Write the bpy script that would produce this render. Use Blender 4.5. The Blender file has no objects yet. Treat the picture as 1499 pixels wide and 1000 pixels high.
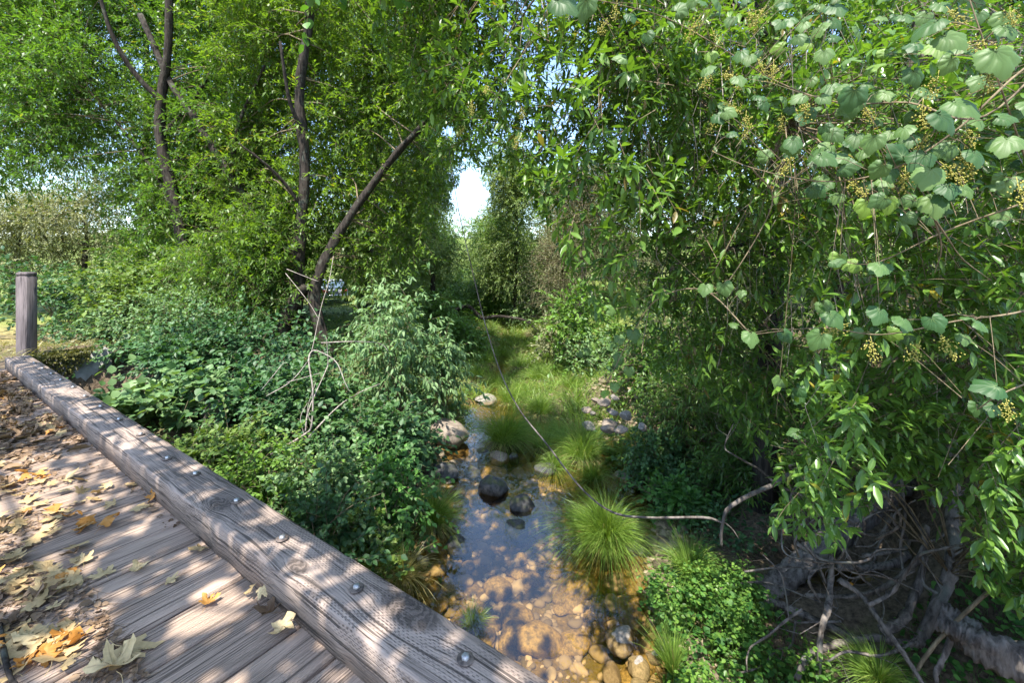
import bpy, math
import numpy as np
from mathutils import Matrix, Vector

# ---------------------------------------------------------------- helpers
F, CX, HY, EYE = 640.0, 749.5, 385.0, 1.7      # pinhole of the photograph (1499 px wide), eye height over the deck
WATER = -1.7
SUN = np.array([-0.13, -0.40, 0.90]); SUN /= np.linalg.norm(SUN)
rng = np.random.default_rng(11)
scene = bpy.context.scene
COL = scene.collection


def at(px, py, Y):
    return np.array([(px - CX) / F * Y, Y, EYE - (py - HY) / F * Y])


def proj(P):
    Y = np.maximum(P[..., 1], 0.05)
    return CX + P[..., 0] / Y * F, HY - (P[..., 2] - EYE) / Y * F


def unit(v):
    return v / np.maximum(np.linalg.norm(v, axis=-1, keepdims=True), 1e-9)


def inpoly(px, py, poly):
    px = np.asarray(px); py = np.asarray(py)
    ins = np.zeros(px.shape, bool)
    n = len(poly)
    for i in range(n):
        x0, y0 = poly[i]; x1, y1 = poly[(i + 1) % n]
        c = ((y0 > py) != (y1 > py))
        xx = (x1 - x0) * (py - y0) / ((y1 - y0) if y1 != y0 else 1e-9) + x0
        ins ^= c & (px < xx)
    return ins


class Geo:
    def __init__(self):
        self.V = []; self.T = []; self.A = []; self.B = []; self.n = 0

    def add(self, v, t, a=0.5, b=1.0):
        v = np.asarray(v, float).reshape(-1, 3); t = np.asarray(t, int).reshape(-1, 3)
        if not len(v) or not len(t):
            return
        self.V.append(v); self.T.append(t + self.n); self.n += len(v)
        self.A.append(np.broadcast_to(np.asarray(a, float), (len(v),)))
        self.B.append(np.broadcast_to(np.asarray(b, float), (len(v),)))

    def mesh(self, name, mat, smooth=False):
        V = np.concatenate(self.V); T = np.concatenate(self.T)
        me = bpy.data.meshes.new(name)
        me.vertices.add(len(V)); me.vertices.foreach_set('co', V.astype(np.float32).ravel())
        me.loops.add(len(T) * 3); me.loops.foreach_set('vertex_index', T.astype(np.int32).ravel())
        me.polygons.add(len(T)); me.polygons.foreach_set('loop_start', np.arange(0, len(T) * 3, 3, dtype=np.int32))
        if smooth:
            me.polygons.foreach_set('use_smooth', np.ones(len(T), bool))
        me.update(calc_edges=True); me.validate()
        for nm, dat in (('var', self.A), ('rib', self.B)):
            at_ = me.attributes.new(nm, 'FLOAT', 'POINT')
            at_.data.foreach_set('value', np.concatenate(dat).astype(np.float32))
        me.materials.append(mat)
        return me

    def build(self, name, mat, parent=None, smooth=False, origin=None):
        if not self.V:
            return None
        if origin is not None:
            self.V = [v - origin for v in self.V]
        o = bpy.data.objects.new(name, self.mesh(name, mat, smooth)); COL.objects.link(o)
        if origin is not None and parent is None:
            o.location = origin
        if parent is not None:
            o.parent = parent
        return o


def tag(o, label=None, cat=None, group=None, kind=None):
    if label: o['label'] = label
    if cat: o['category'] = cat
    if group: o['group'] = group
    if kind: o['kind'] = kind
    return o


def empty(name, loc, label, cat, group=None):
    o = bpy.data.objects.new(name, None); COL.objects.link(o)
    o.empty_display_size = 0.2
    o.location = loc
    return tag(o, label, cat, group)


def smooth_path(pts, sub=4):
    P = np.asarray(pts, float)
    if len(P) < 3:
        t = np.linspace(0, 1, sub + 1)[:, None]
        return P[0] * (1 - t) + P[-1] * t
    Q = np.vstack([2 * P[0] - P[1], P, 2 * P[-1] - P[-2]])
    out = []
    for i in range(1, len(Q) - 2):
        p0, p1, p2, p3 = Q[i - 1], Q[i], Q[i + 1], Q[i + 2]
        for s in range(sub):
            t = s / sub
            out.append(0.5 * ((2 * p1) + (-p0 + p2) * t + (2 * p0 - 5 * p1 + 4 * p2 - p3) * t * t + (-p0 + 3 * p1 - 3 * p2 + p3) * t ** 3))
    out.append(P[-1])
    return np.array(out)


def tube(g, pts, r0, r1, n=6, sub=4, rough=0.0, a=0.5, R=None, radii=None):
    P = smooth_path(pts, sub)
    m = len(P)
    if radii is not None:
        rad = np.interp(np.linspace(0, 1, m), np.linspace(0, 1, len(radii)), radii)
    else:
        rad = np.linspace(r0, r1, m)
    T = np.gradient(P, axis=0); T = unit(T)
    ref = np.array([0.31, 0.17, 0.93]) if abs(T[0, 2]) < 0.9 else np.array([1.0, 0.2, 0.0])
    X = unit(np.cross(T, ref)); Yv = np.cross(T, X)
    ang = np.linspace(0, 2 * np.pi, n, endpoint=False)
    rr = rad[:, None] * np.ones((1, n))
    if rough:
        rr = rr * (1 + rough * (rng.random((m, n)) - 0.5)) * (1 + rough * 0.6 * np.sin(ang * 3 + np.linspace(0, 7, m)[:, None]))
    V = P[:, None, :] + rr[..., None] * (np.cos(ang)[None, :, None] * X[:, None, :] + np.sin(ang)[None, :, None] * Yv[:, None, :])
    idx = np.arange(m * n).reshape(m, n)
    a0 = idx[:-1]; a1 = np.roll(idx, -1, 1)[:-1]; b0 = idx[1:]; b1 = np.roll(idx, -1, 1)[1:]
    tr = np.concatenate([np.stack([a0, a1, b1], -1).reshape(-1, 3), np.stack([a0, b1, b0], -1).reshape(-1, 3)])
    V = V.reshape(-1, 3)
    c = len(V)
    V = np.vstack([V, P[0], P[-1] + T[-1] * rad[-1] * 0.4])
    cap = [[c, (i + 1) % n, i] for i in range(n)] + [[c + 1, (m - 1) * n + i, (m - 1) * n + (i + 1) % n] for i in range(n)]
    g.add(V, np.vstack([tr, cap]), a)


def twigs(g, A, Bm, C, r):
    """many thin three-sided sticks A > Bm > C at once"""
    A = np.asarray(A); N = len(A)
    if not N: return
    T = unit(C - A); X = unit(np.cross(T, np.array([0.3, 0.2, 0.93]))); Yv = np.cross(T, X)
    r = np.broadcast_to(np.asarray(r, float), (N,))[:, None]
    rings = []
    for P, k in ((A, 1.0), (Bm, 0.75), (C, 0.4)):
        for j in range(3):
            w = j * 2 * np.pi / 3
            rings.append(P + r * k * (math.cos(w) * X + math.sin(w) * Yv))
    V = np.stack(rings, 1)
    t = []
    for s in (0, 3):
        for j in range(3):
            k = (j + 1) % 3
            t += [[s + j, s + k, s + 3 + k], [s + j, s + 3 + k, s + 3 + j]]
    t = np.array(t)
    tt = (t[None] + (np.arange(N) * 9)[:, None, None]).reshape(-1, 3)
    g.add(V.reshape(-1, 3), tt, 0.5)


# ---------------------------------------------------------------- leaf shapes (length 1 along +y, face up +z)
def tpl_far(w):
    return (np.array([[0, 0, 0], [-w, .45, .06], [w, .45, .06], [0, 1, -.05]]), np.array([[0, 2, 1], [1, 2, 3]]), np.array([0, 1, 1, 0.]))


def tpl_lance(w, curl=0.12):
    v = [[0, 0, 0]]; rib = [0]
    for y, k in ((.18, .62), (.45, 1), (.75, .68)):
        z = -curl * y * y
        v += [[-w * k, y, z + .25 * w * k + .02], [0, y, z], [w * k, y, z + .25 * w * k + .02]]; rib += [1, 0, 1]
    v.append([0, 1, -curl]); rib.append(0)
    t = [[0, 2, 1], [0, 3, 2]]
    for s in (1, 4):
        t += [[s, s + 1, s + 4], [s, s + 4, s + 3], [s + 1, s + 2, s + 5], [s + 1, s + 5, s + 4]]
    t += [[7, 8, 10], [8, 9, 10]]
    return np.array(v, float), np.array(t), np.array(rib, float)


def tpl_ovate(w):
    v = [[0, 0, 0], [-w * .8, .22, .05], [w * .8, .22, .05], [-w, .5, .07], [w, .5, .07], [0, .5, -.02], [-w * .5, .82, .02], [w * .5, .82, .02], [0, 1, -.08]]
    t = [[0, 5, 1], [0, 2, 5], [1, 5, 3], [2, 4, 5], [3, 5, 6], [5, 4, 7], [6, 5, 8], [5, 7, 8]]
    return np.array(v, float), np.array(t), np.array([0, 1, 1, 1, 1, 0, 1, 1, 0.])


def tpl_grape(cup=1.0, skew=0.0):
    """broad heart-shaped leaf with shallow lobes and teeth; the stalk joins at the notch (origin)"""
    n = 40
    th = np.linspace(-np.pi, np.pi, n, endpoint=False) + np.pi / n
    r = 0.50 + 0.035 * np.cos(5 * th) + 0.03 * np.cos(3 * th) + 0.02 * np.cos(np.arange(n) * np.pi)
    notch = np.exp(-((np.abs(th) - np.pi) / 0.34) ** 2)
    r = r * (1 - 0.62 * notch) + 0.07 * np.exp(-(th / 0.25) ** 2)
    rim = np.stack([r * np.sin(th), 0.36 + r * np.cos(th), np.zeros(n)], 1)
    vein = np.minimum.reduce([np.abs(np.angle(np.exp(1j * (th - q)))) for q in (0, .78, -.78, 1.6, -1.6, 2.35, -2.35)])
    rv = np.clip(vein / 0.25, 0, 1)
    c = np.array([0, 0.12, 0.0])
    mid = c + (rim - c) * 0.55
    mid[:, 2] = 0.035 + 0.03 * rv
    rim[:, 2] = -0.02 - 0.10 * (rim[:, 0] ** 2 + (rim[:, 1] - .36) ** 2) / .25 + 0.025 * rv * np.cos(np.arange(n) * 1.1)
    V = np.vstack([c, mid, rim])
    for q in (mid, rim): q[:, 2] = q[:, 2] * cup + skew * q[:, 0] * np.abs(q[:, 0]) + .12 * skew * np.sin(q[:, 1] * 6)
    i = np.arange(n); j = (i + 1) % n
    t = np.vstack([np.stack([0 * i, 1 + j, 1 + i], 1), np.stack([1 + i, 1 + j, 1 + n + j], 1), np.stack([1 + i, 1 + n + j, 1 + n + i], 1)])
    return V, t, np.concatenate([[0], rv, np.maximum(rv, .25)])


def place(g, tpl, P, D, N, L, a):
    """copies of a leaf: foot P, direction D, face N, length L"""
    v, t, rib = tpl
    if not len(P): return
    D = unit(D); X = unit(np.cross(D, N)); Z = np.cross(X, D)
    L = np.broadcast_to(np.asarray(L, float), (len(P),))[:, None, None]
    V = P[:, None, :] + L * (v[None, :, 0:1] * X[:, None] + v[None, :, 1:2] * D[:, None] + v[None, :, 2:3] * Z[:, None])
    k = len(v)
    tt = (t[None] + (np.arange(len(P)) * k)[:, None, None]).reshape(-1, 3)
    g.add(V.reshape(-1, 3), tt, np.repeat(np.broadcast_to(a, (len(P),)), k), np.tile(rib, len(P)))


def sprays(gl, gt, S, D, L, m, tpl, leaf, ang=0.8, tip=0.8, droop=0.3, ldroop=0.25, va=None, tw=0.004, keep=None, jit=0.35):
    """leafy twigs: N shoots from S along D, m leaves on each"""
    N = len(S)
    if not N: return
    L = np.broadcast_to(np.asarray(L, float), (N,)) * rng.uniform(.7, 1.25, N)
    if va is None: va = rng.random(N)
    t = ((np.arange(m)[None] + rng.random((N, m))) / m) ** tip
    z = np.array([0, 0, 1.0])
    C = S[:, None] + D[:, None] * (L[:, None] * t)[..., None] - z * (droop * L[:, None] * t * t)[..., None]
    T = unit(D[:, None] - z * (2 * droop * t)[..., None])
    X = unit(np.cross(T, z + 0.05)); Yv = np.cross(T, X)
    ph = np.arange(m)[None] * 2.4 + rng.random((N, 1)) * 6.28 + rng.normal(0, .4, (N, m))
    per = np.cos(ph)[..., None] * X + np.sin(ph)[..., None] * Yv
    an = (ang + rng.normal(0, .25, (N, m)))[..., None] * (1.15 - 0.5 * t[..., None])
    d = unit(np.cos(an) * T + np.sin(an) * per - z * ldroop)
    nn = z + SUN * .4 + rng.normal(0, jit, (N, m, 3)) + per * 0.15
    av = np.clip(va[:, None] * .6 + rng.random((N, m)) * .45 - .02 + .2 * (t - .5), 0, 1)
    P = C.reshape(-1, 3); d = d.reshape(-1, 3); nn = nn.reshape(-1, 3); av = av.ravel()
    ls = leaf * rng.uniform(.65, 1.2, len(P))
    if keep is not None:
        k = keep(P + d * ls[:, None] * .5); P, d, nn, av, ls = P[k], d[k], nn[k], av[k], ls[k]
    place(gl, tpl, P, d, nn, ls, av)
    if gt is not None and tw:
        A = S; Bm = S + D * (L * .5)[:, None] - z * (droop * L * .25)[:, None]; Cc = S + D * (L * .97)[:, None] - z * (droop * L * .94)[:, None]
        if keep is not None:
            k = keep(Cc) & keep(Bm); A, Bm, Cc = A[k], Bm[k], Cc[k]
        twigs(gt, A, Bm, Cc, tw)


# ---------------------------------------------------------------- node helpers
class E:
    """a value socket with arithmetic"""
    def __init__(s, nt, k): s.nt = nt; s.k = k

    def op(s, o, other=None, clamp=False):
        n = s.nt.nodes.new('ShaderNodeMath'); n.operation = o; n.use_clamp = clamp
        for i, q in enumerate((s, other)):
            if q is None: continue
            if isinstance(q, E): s.nt.links.new(q.k, n.inputs[i])
            else: n.inputs[i].default_value = q
        return E(s.nt, n.outputs[0])

    def __add__(s, o): return s.op('ADD', o)
    def __sub__(s, o): return s.op('SUBTRACT', o)
    def __mul__(s, o): return s.op('MULTIPLY', o)
    def __truediv__(s, o): return s.op('DIVIDE', o)

    def ramp(s, lo, hi):
        n = s.nt.nodes.new('ShaderNodeMapRange'); n.clamp = True; n.interpolation_type = 'SMOOTHSTEP'
        s.nt.links.new(s.k, n.inputs[0])
        rev = hi < lo
        n.inputs[1].default_value = min(lo, hi); n.inputs[2].default_value = max(lo, hi)
        n.inputs[3].default_value = 1.0 if rev else 0.0; n.inputs[4].default_value = 0.0 if rev else 1.0
        return E(s.nt, n.outputs[0])


class M:
    def __init__(s, name):
        s.m = bpy.data.materials.new(name); s.m.use_nodes = True
        s.nt = s.m.node_tree; s.nt.nodes.clear()
        s.out = s.new('ShaderNodeOutputMaterial')

    def new(s, t): return s.nt.nodes.new(t)
    def link(s, a, b): s.nt.links.new(a, b)

    def coord(s, which='Object'):
        n = s.new('ShaderNodeTexCoord'); return n.outputs[which]

    def xyz(s, sock):
        n = s.new('ShaderNodeSeparateXYZ'); s.link(sock, n.inputs[0]); return [E(s.nt, o) for o in n.outputs]

    def vec(s, x, y, z):
        n = s.new('ShaderNodeCombineXYZ')
        for i, q in enumerate((x, y, z)):
            if isinstance(q, E): s.link(q.k, n.inputs[i])
            else: n.inputs[i].default_value = q
        return n.outputs[0]

    def noise(s, vec, scale, detail=3, rough=.55):
        n = s.new('ShaderNodeTexNoise'); n.inputs['Scale'].default_value = scale; n.inputs['Detail'].default_value = detail
        n.inputs['Roughness'].default_value = rough
        if vec is not None: s.link(vec, n.inputs['Vector'])
        return E(s.nt, n.outputs['Fac'])

    def voro(s, vec, scale, feature='F1', out='Distance'):
        n = s.new('ShaderNodeTexVoronoi'); n.feature = feature; n.inputs['Scale'].default_value = scale
        s.link(vec, n.inputs['Vector'])
        return n.outputs[out]

    def attr(s, nm):
        n = s.new('ShaderNodeAttribute'); n.attribute_name = nm; return E(s.nt, n.outputs['Fac'])

    def mix(s, f, a, b, mode='MIX'):
        n = s.new('ShaderNodeMix'); n.data_type = 'RGBA'; n.blend_type = mode
        if isinstance(f, E): s.link(f.k, n.inputs[0])
        else: n.inputs[0].default_value = f
        for i, q in ((6, a), (7, b)):
            if isinstance(q, (tuple, list)): n.inputs[i].default_value = (*q[:3], 1)
            else: s.link(q, n.inputs[i])
        return n.outputs[2]

    def bump(s, h, strength, dist=.01):
        n = s.new('ShaderNodeBump'); n.inputs['Strength'].default_value = strength; n.inputs['Distance'].default_value = dist
        s.link(h.k, n.inputs['Height']); return n.outputs[0]

    def pbr(s, col, rough=.8, bump=None, spec=.3, metal=0.0):
        n = s.new('ShaderNodeBsdfPrincipled')
        if isinstance(col, (tuple, list)): n.inputs['Base Color'].default_value = (*col[:3], 1)
        else: s.link(col, n.inputs['Base Color'])
        if isinstance(rough, E): s.link(rough.k, n.inputs['Roughness'])
        else: n.inputs['Roughness'].default_value = rough
        n.inputs['Specular IOR Level'].default_value = spec; n.inputs['Metallic'].default_value = metal
        if bump is not None: s.link(bump, n.inputs['Normal'])
        return n.outputs[0]

    def done(s, sh):
        s.link(sh, s.out.inputs['Surface']); return s.m


def leaf_mat(name, dark, light, trans=.38, tcol=(1.3, 1.3, .4), rough=.42, spec=.4, odd=None, rib=None):
    m = M(name)
    v = m.attr('var')
    col = m.mix(v.ramp(.05, .95), dark, light)
    if odd: col = m.mix(v.ramp(.955, .985), col, odd)
    if rib:
        r = m.attr('rib')
        col = m.mix(r.ramp(.3, .02) * .65, col, rib)
    n = m.noise(m.coord(), 9.0, 2)
    col = m.mix(n.ramp(.35, .7) * .25, col, tuple(c * .55 for c in dark))
    p = m.pbr(col, rough, None, spec)
    t = m.new('ShaderNodeBsdfTranslucent')
    m.link(m.mix(1.0, col, (*tcol,), 'MULTIPLY'), t.inputs[0])
    x = m.new('ShaderNodeMixShader'); x.inputs[0].default_value = trans
    m.link(p, x.inputs[1]); m.link(t.outputs[0], x.inputs[2])
    return m.done(x.outputs[0])


def bark_mat(name, c0, c1, lichen=None, sc=1.0):
    m = M(name)
    o = m.coord(); x, y, z = m.xyz(o)
    v = m.vec(x * 22 * sc, y * 22 * sc, z * 4 * sc)
    n = m.noise(v, 1.0, 5, .65)
    col = m.mix(n.ramp(.3, .7), c0, c1)
    if lichen:
        col = m.mix(m.noise(o, 5.0, 4).ramp(.55, .68) * .7, col, lichen)
    return m.done(m.pbr(col, .9, m.bump(n, .7, .02), .15))


def wood_mat(name, axis, base, dark, knots=(), incise=0.0, plank=False):
    m = M(name)
    o = m.coord(); x, y, z = m.xyz(o)
    u, v = (x, y) if axis == 'x' else (y, x)
    w = z
    var = m.attr('var')
    if plank:
        u = u + var * 37.0; w = w + var * 11.0
    psi = v
    kn = None
    for (uk, vk, Rk) in knots:
        du = (u - uk) * .5; dv = v - vk
        r2 = du * du + dv * dv
        psi = psi - dv * (Rk * Rk) / (r2 + Rk * Rk * .55)
        q = r2.op('SQRT').ramp(Rk * 1.15, Rk * .75)
        kn = q if kn is None else kn.op('MAXIMUM', q)
    wob = m.noise(m.vec(u * 1.1, v * 5, w * 5), 1.0, 2)
    psi = psi + (wob - .5) * .028
    fine = m.noise(m.vec(u * 3.0, psi * 170, w * 170), 1.0, 4, .6)
    mid = m.noise(m.vec(u * .9, psi * 62, w * 62), 1.0, 3, .6)
    big = m.noise(m.vec(u * 1.3, v * 4.5, w * 4.5), 1.0, 3, .6)
    crack = mid.ramp(.445, .37)
    phase = (psi + w * .8) * 430.0 + (m.noise(m.vec(u * 1.6, v * 14, w * 14), 1.0, 3) - .5) * 16.0
    line = phase.op('SINE').ramp(.45, .98) * m.noise(m.vec(u * 5, psi * 30, w * 30), 1.0, 2).ramp(.38, .6)
    g = fine.ramp(.3, .72)
    col = m.mix(g, dark, base)
    col = m.mix(big.ramp(.38, .66) * .55, col, tuple(c * 1.28 for c in base))
    col = m.mix(big.ramp(.42, .25) * .55, col, tuple(c * .5 for c in base))
    col = m.mix(line * (.5 if knots else .3), col, tuple(c * .45 for c in dark))
    col = m.mix(crack * .8, col, tuple(c * .3 for c in dark))
    h = fine * .35 + mid * .5 - crack * .8 - line * .5
    if incise:
        q = v + w
        row = (q / .0105).op('FLOOR')
        fr = (q / .0105).op('FRACT')
        du_ = (u / .027 + row * .5 + (mid - .5) * .8).op('FRACT')
        dash = (du_ - .5).op('ABSOLUTE').ramp(.30, .20) * (fr - .5).op('ABSOLUTE').ramp(.22, .10)
        dash = dash * m.noise(m.vec(u * 2.2, v * 9, w * 9), 1.0, 3).ramp(.40, .60) * m.noise(m.vec(u * 40, v * 60, w * 60), 1.0, 2).ramp(.3, .5)
        col = m.mix(dash * incise, col, tuple(c * .4 for c in dark))
        h = h - dash * .8
    if kn is not None:
        ring = ((psi + w) * 260.0 + u * 120.0 + m.noise(m.vec(u * 30, v * 30, w * 30), 1.0, 3) * 14.0).op('SINE').ramp(-.4, .7)
        col = m.mix(kn * .8, col, m.mix(ring, tuple(c * .35 for c in dark), tuple(c * 1.0 for c in dark)))
        h = h - kn * .5 + kn * ring * .6
    if plank:
        col = m.mix(var.ramp(.0, 1.0) * .35, col, tuple(c * .62 for c in base))
    return m.done(m.pbr(col, .82, m.bump(h, .75, .006), .25))

# exposure, lamp and sky strength; overhead maple boughs (bridge-local x, y, height)
SUNK, SKYK, EXPO = 3.4, 0.15, 1.95
_mr = np.random.default_rng(5)
_k = 5.5 / SUN[2]
MAPLE = []
# (bridge-local x, y) of the deck spots each bough shades
for x, y in [(.2, -1.25), (.9, -1.3), (2.0, -1.3), (2.9, -1.3), (3.7, -1.3), (4.6, -1.3), (.6, -1.2), (1.0, -.5), (1.5, -1.25), (1.9, -.8), (2.5, -1.2), (3.2, -1.0), (5.5, -1.0), (5.9, -.4), (6.3, -1.25), (6.8, -.7), (7.3, -1.2), (7.8, -.5), (8.4, -1.1), (9.0, -.6), (9.6, -1.2), (10.2, -.5), (10.8, -1.1), (11.4, -.6)]:
    MAPLE.append((x, y))
WSHADE = [(-.9, 5), (-.5, 5.6), (-.7, 6.3), (-.4, 4.6), (-.8, 7.2), (-.6, 8), (-.3, 5.9), (-1.0, 5.6), (-.5, 6.9), (3.4, 3.8), (3.8, 3.3), (3.5, 4.5)]  # creek and root-bank spots darkened by maple boughs added out of view

# ---------------------------------------------------------------- materials
BARK = bark_mat('bark_dark', (.012, .010, .008), (.058, .047, .038), (.09, .095, .07))
BARK_GREY = bark_mat('bark_grey', (.05, .042, .037), (.20, .175, .155), (.20, .20, .165))
TWIG = bark_mat('twig', (.09, .07, .045), (.24, .19, .12))
DEADWOOD = bark_mat('dead_wood', (.16, .13, .11), (.42, .37, .32), None, 2.0)
ROOTBARK = bark_mat('root_bark', (.04, .034, .03), (.21, .18, .155), (.15, .155, .125))
WILLOW = leaf_mat('willow_leaf', (.042, .105, .02), (.128, .245, .042), .50, odd=(.22, .24, .04))
WILLOW_Y = leaf_mat('willow_leaf_sunny', (.065, .13, .02), (.175, .285, .04), .52, odd=(.28, .26, .04))
BAY = leaf_mat('bay_leaf', (.045, .115, .02), (.165, .30, .045), .40, rough=.3, spec=.55, odd=(.30, .24, .03), rib=(.16, .26, .07))
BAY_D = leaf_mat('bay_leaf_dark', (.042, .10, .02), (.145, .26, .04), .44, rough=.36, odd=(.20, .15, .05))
GRAPE = leaf_mat('grape_leaf', (.032, .088, .024), (.112, .19, .052), .28, tcol=(1.5, 1.5, .3), rough=.5, spec=.35, odd=(.15, .25, .035), rib=(.20, .29, .11))
BRAMBLE_B = leaf_mat('bramble_leaf_blue', (.025, .08, .028), (.085, .18, .06), .30, rough=.5)
BRAMBLE_Y = leaf_mat('bramble_leaf_yellow', (.06, .125, .022), (.18, .26, .05), .34, rough=.5)
BRAMBLE = leaf_mat('bramble_leaf', (.03, .09, .03), (.10, .20, .06), .30, rough=.5)
PALE = leaf_mat('pale_shrub_leaf', (.065, .145, .045), (.20, .31, .12), .30, rough=.55)
LIME = leaf_mat('lime_leaf', (.08, .17, .025), (.17, .30, .05), .38)
FARLEAF = leaf_mat('far_leaf', (.10, .17, .045), (.26, .34, .11), .42, rough=.6)
OLIVE = leaf_mat('olive_leaf', (.095, .115, .05), (.25, .265, .13), .36, rough=.6)
DRYPALE = leaf_mat('dusty_leaf', (.15, .175, .085), (.34, .35, .19), .3, rough=.7)
CLOVER = leaf_mat('clover_leaf', (.035, .115, .022), (.12, .27, .05), .32, rough=.5)
BLADE = leaf_mat('sedge_blade', (.10, .19, .03), (.30, .43, .09), .45, odd=(.4, .34, .14))
DRYBLADE = leaf_mat('dry_blade', (.16, .17, .05), (.42, .36, .16), .35)
MOSSY = leaf_mat('moss_tuft', (.05, .055, .012), (.15, .14, .03), .2, rough=.9)
FLOWER = leaf_mat('grape_flower', (.34, .32, .06), (.58, .53, .15), .3, rough=.6)
LEAF_TAN = leaf_mat('fallen_leaf_tan', (.40, .28, .13), (.64, .49, .26), .12, tcol=(1.1, .9, .5), rough=.7, spec=.2, rib=(.30, .20, .11))
LEAF_ORANGE = leaf_mat('fallen_leaf_orange', (.40, .18, .035), (.58, .32, .09), .2, tcol=(1.2, .7, .2), rough=.6, spec=.25, rib=(.36, .2, .07))
LEAF_BROWN = leaf_mat('fallen_leaf_brown', (.12, .075, .045), (.30, .20, .12), .1, rough=.8, spec=.2, rib=(.2, .14, .1))


def rock_mat(name, c0, c1, moss=None, wet=None):
    m = M(name)
    o = m.coord()
    inf = m.new('ShaderNodeObjectInfo')
    shift = m.new('ShaderNodeVectorMath'); shift.operation = 'ADD'
    m.link(o, shift.inputs[0]); m.link(inf.outputs['Location'], shift.inputs[1])
    v = shift.outputs[0]
    n = m.noise(v, 6.0, 6, .65); n2 = m.noise(v, 40.0, 3, .6); n3 = m.noise(v, 2.2, 3)
    r = E(m.nt, inf.outputs['Random'])
    col = m.mix(n.ramp(.3, .7), c0, c1)
    col = m.mix(r * .55, col, tuple(c * .5 for c in c0))
    col = m.mix(n2.ramp(.55, .75) * .35, col, tuple(min(1, c * 1.5) for c in c1))
    if moss:
        g = E(m.nt, m.new('ShaderNodeNewGeometry').outputs['Normal']); xx, yy, zz = m.xyz(g.k)
        col = m.mix(zz.ramp(.5, .95) * n3.ramp(.42, .6) * .85, col, moss)
    return m.done(m.pbr(col, .75 if not wet else wet, m.bump(n + n2 * .4, .5, .02), .35))


ROCK_DARK = rock_mat('rock_dark', (.03, .03, .031), (.115, .113, .112), (.06, .07, .02))
ROCK_TAN = rock_mat('rock_tan', (.16, .125, .095), (.34, .28, .22))
ROCK_PALE = rock_mat('rock_pale', (.19, .165, .14), (.37, .325, .28))
ROCK_BED = rock_mat('rock_bed', (.10, .072, .026), (.36, .25, .09), None, .6)

# ---------------------------------------------------------------- terrain
U = np.array([-.821, .571]); NV = np.array([.571, .821])   # bridge axis and outward side, on plan
YK = [-9, 2, 4, 6, 7, 8.2, 9.2, 10.2, 13, 18, 30, 60]
XCK = [.3, .2, .12, .45, .6, .5, .1, -.45, -.4, -.2, 0, 0]
WK = [1.6, 1.4, 1.22, 1.5, 1.65, 1.8, 1.2, .62, .35, .3, .3, .2]
_tab = np.random.default_rng(3).random((64, 64))


def vnoise(x, y):
    xi = np.floor(x).astype(int); yi = np.floor(y).astype(int); fx = x - xi; fy = y - yi
    fx = fx * fx * (3 - 2 * fx); fy = fy * fy * (3 - 2 * fy)
    g = lambda a, b: _tab[a % 64, b % 64]
    return (g(xi, yi) * (1 - fx) + g(xi + 1, yi) * fx) * (1 - fy) + (g(xi, yi + 1) * (1 - fx) + g(xi + 1, yi + 1) * fx) * fy - .5


def sst(a, b, x):
    t = np.clip((x - a) / (b - a), 0, 1); return t * t * (3 - 2 * t)


def shore(X, Y):
    xc = np.interp(Y, YK, XCK); w = np.interp(Y, YK, WK) + .25 * vnoise(Y * 1.3 + 9, X * 0 + np.sign(X - xc) * 3.3)
    return np.abs(X - xc) - w, X - xc


def ground(X, Y):
    X = np.asarray(X, float); Y = np.asarray(Y, float)
    d, s = shore(X, Y)
    top = -.12 - 1.0 * sst(14, 24, Y) + 2.2 * sst(34, 70, Y)
    zl = WATER + (top - WATER) * sst(.1, 6.5, d) + .07 * sst(0, .3, d)
    topr = .35 + .9 * sst(6, 12, d)
    zr = WATER + .16 * sst(0, .8, d) + (topr - WATER) * sst(.7, 4.6, d)
    z = np.where(s < 0, zl, zr)
    z = np.where(d < 0, WATER - .24 * np.clip(-d / .55, 0, 1), z)
    nz = .22 * vnoise(X * .8, Y * .8) + .10 * vnoise(X * 2.3 + 5, Y * 2.3) + .05 * vnoise(X * 6, Y * 6 + 2)
    z = z + nz * np.where(d < 0, .35, np.clip(d + .25, .25, 1))
    z = z - .95 * np.exp(-((X - 3.7) / .65) ** 2 - ((Y - 4.6) / .5) ** 2)      # washed-out hollow under the roots
    lx = X * U[0] + Y * U[1]; ly = -(X * NV[0] + Y * NV[1])
    under = sst(-2.9, -2.1, ly) * sst(10.75, 10.5, lx) * (ly < 5)
    z = z * (1 - under) + np.minimum(z, -1.05) * under
    road = sst(10.7, 10.95, lx) * sst(-1.9, -1.2, ly) * (ly < 6)
    z = z * (1 - road) + (-.03 + nz * .05) * road
    return z


def gz(X, Y): return float(ground(np.array([X]), np.array([Y]))[0])


def axis(parts):
    out = []
    for a, b, st in parts: out += list(np.arange(a, b, st))
    return np.array(out + [parts[-1][1]])


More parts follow.
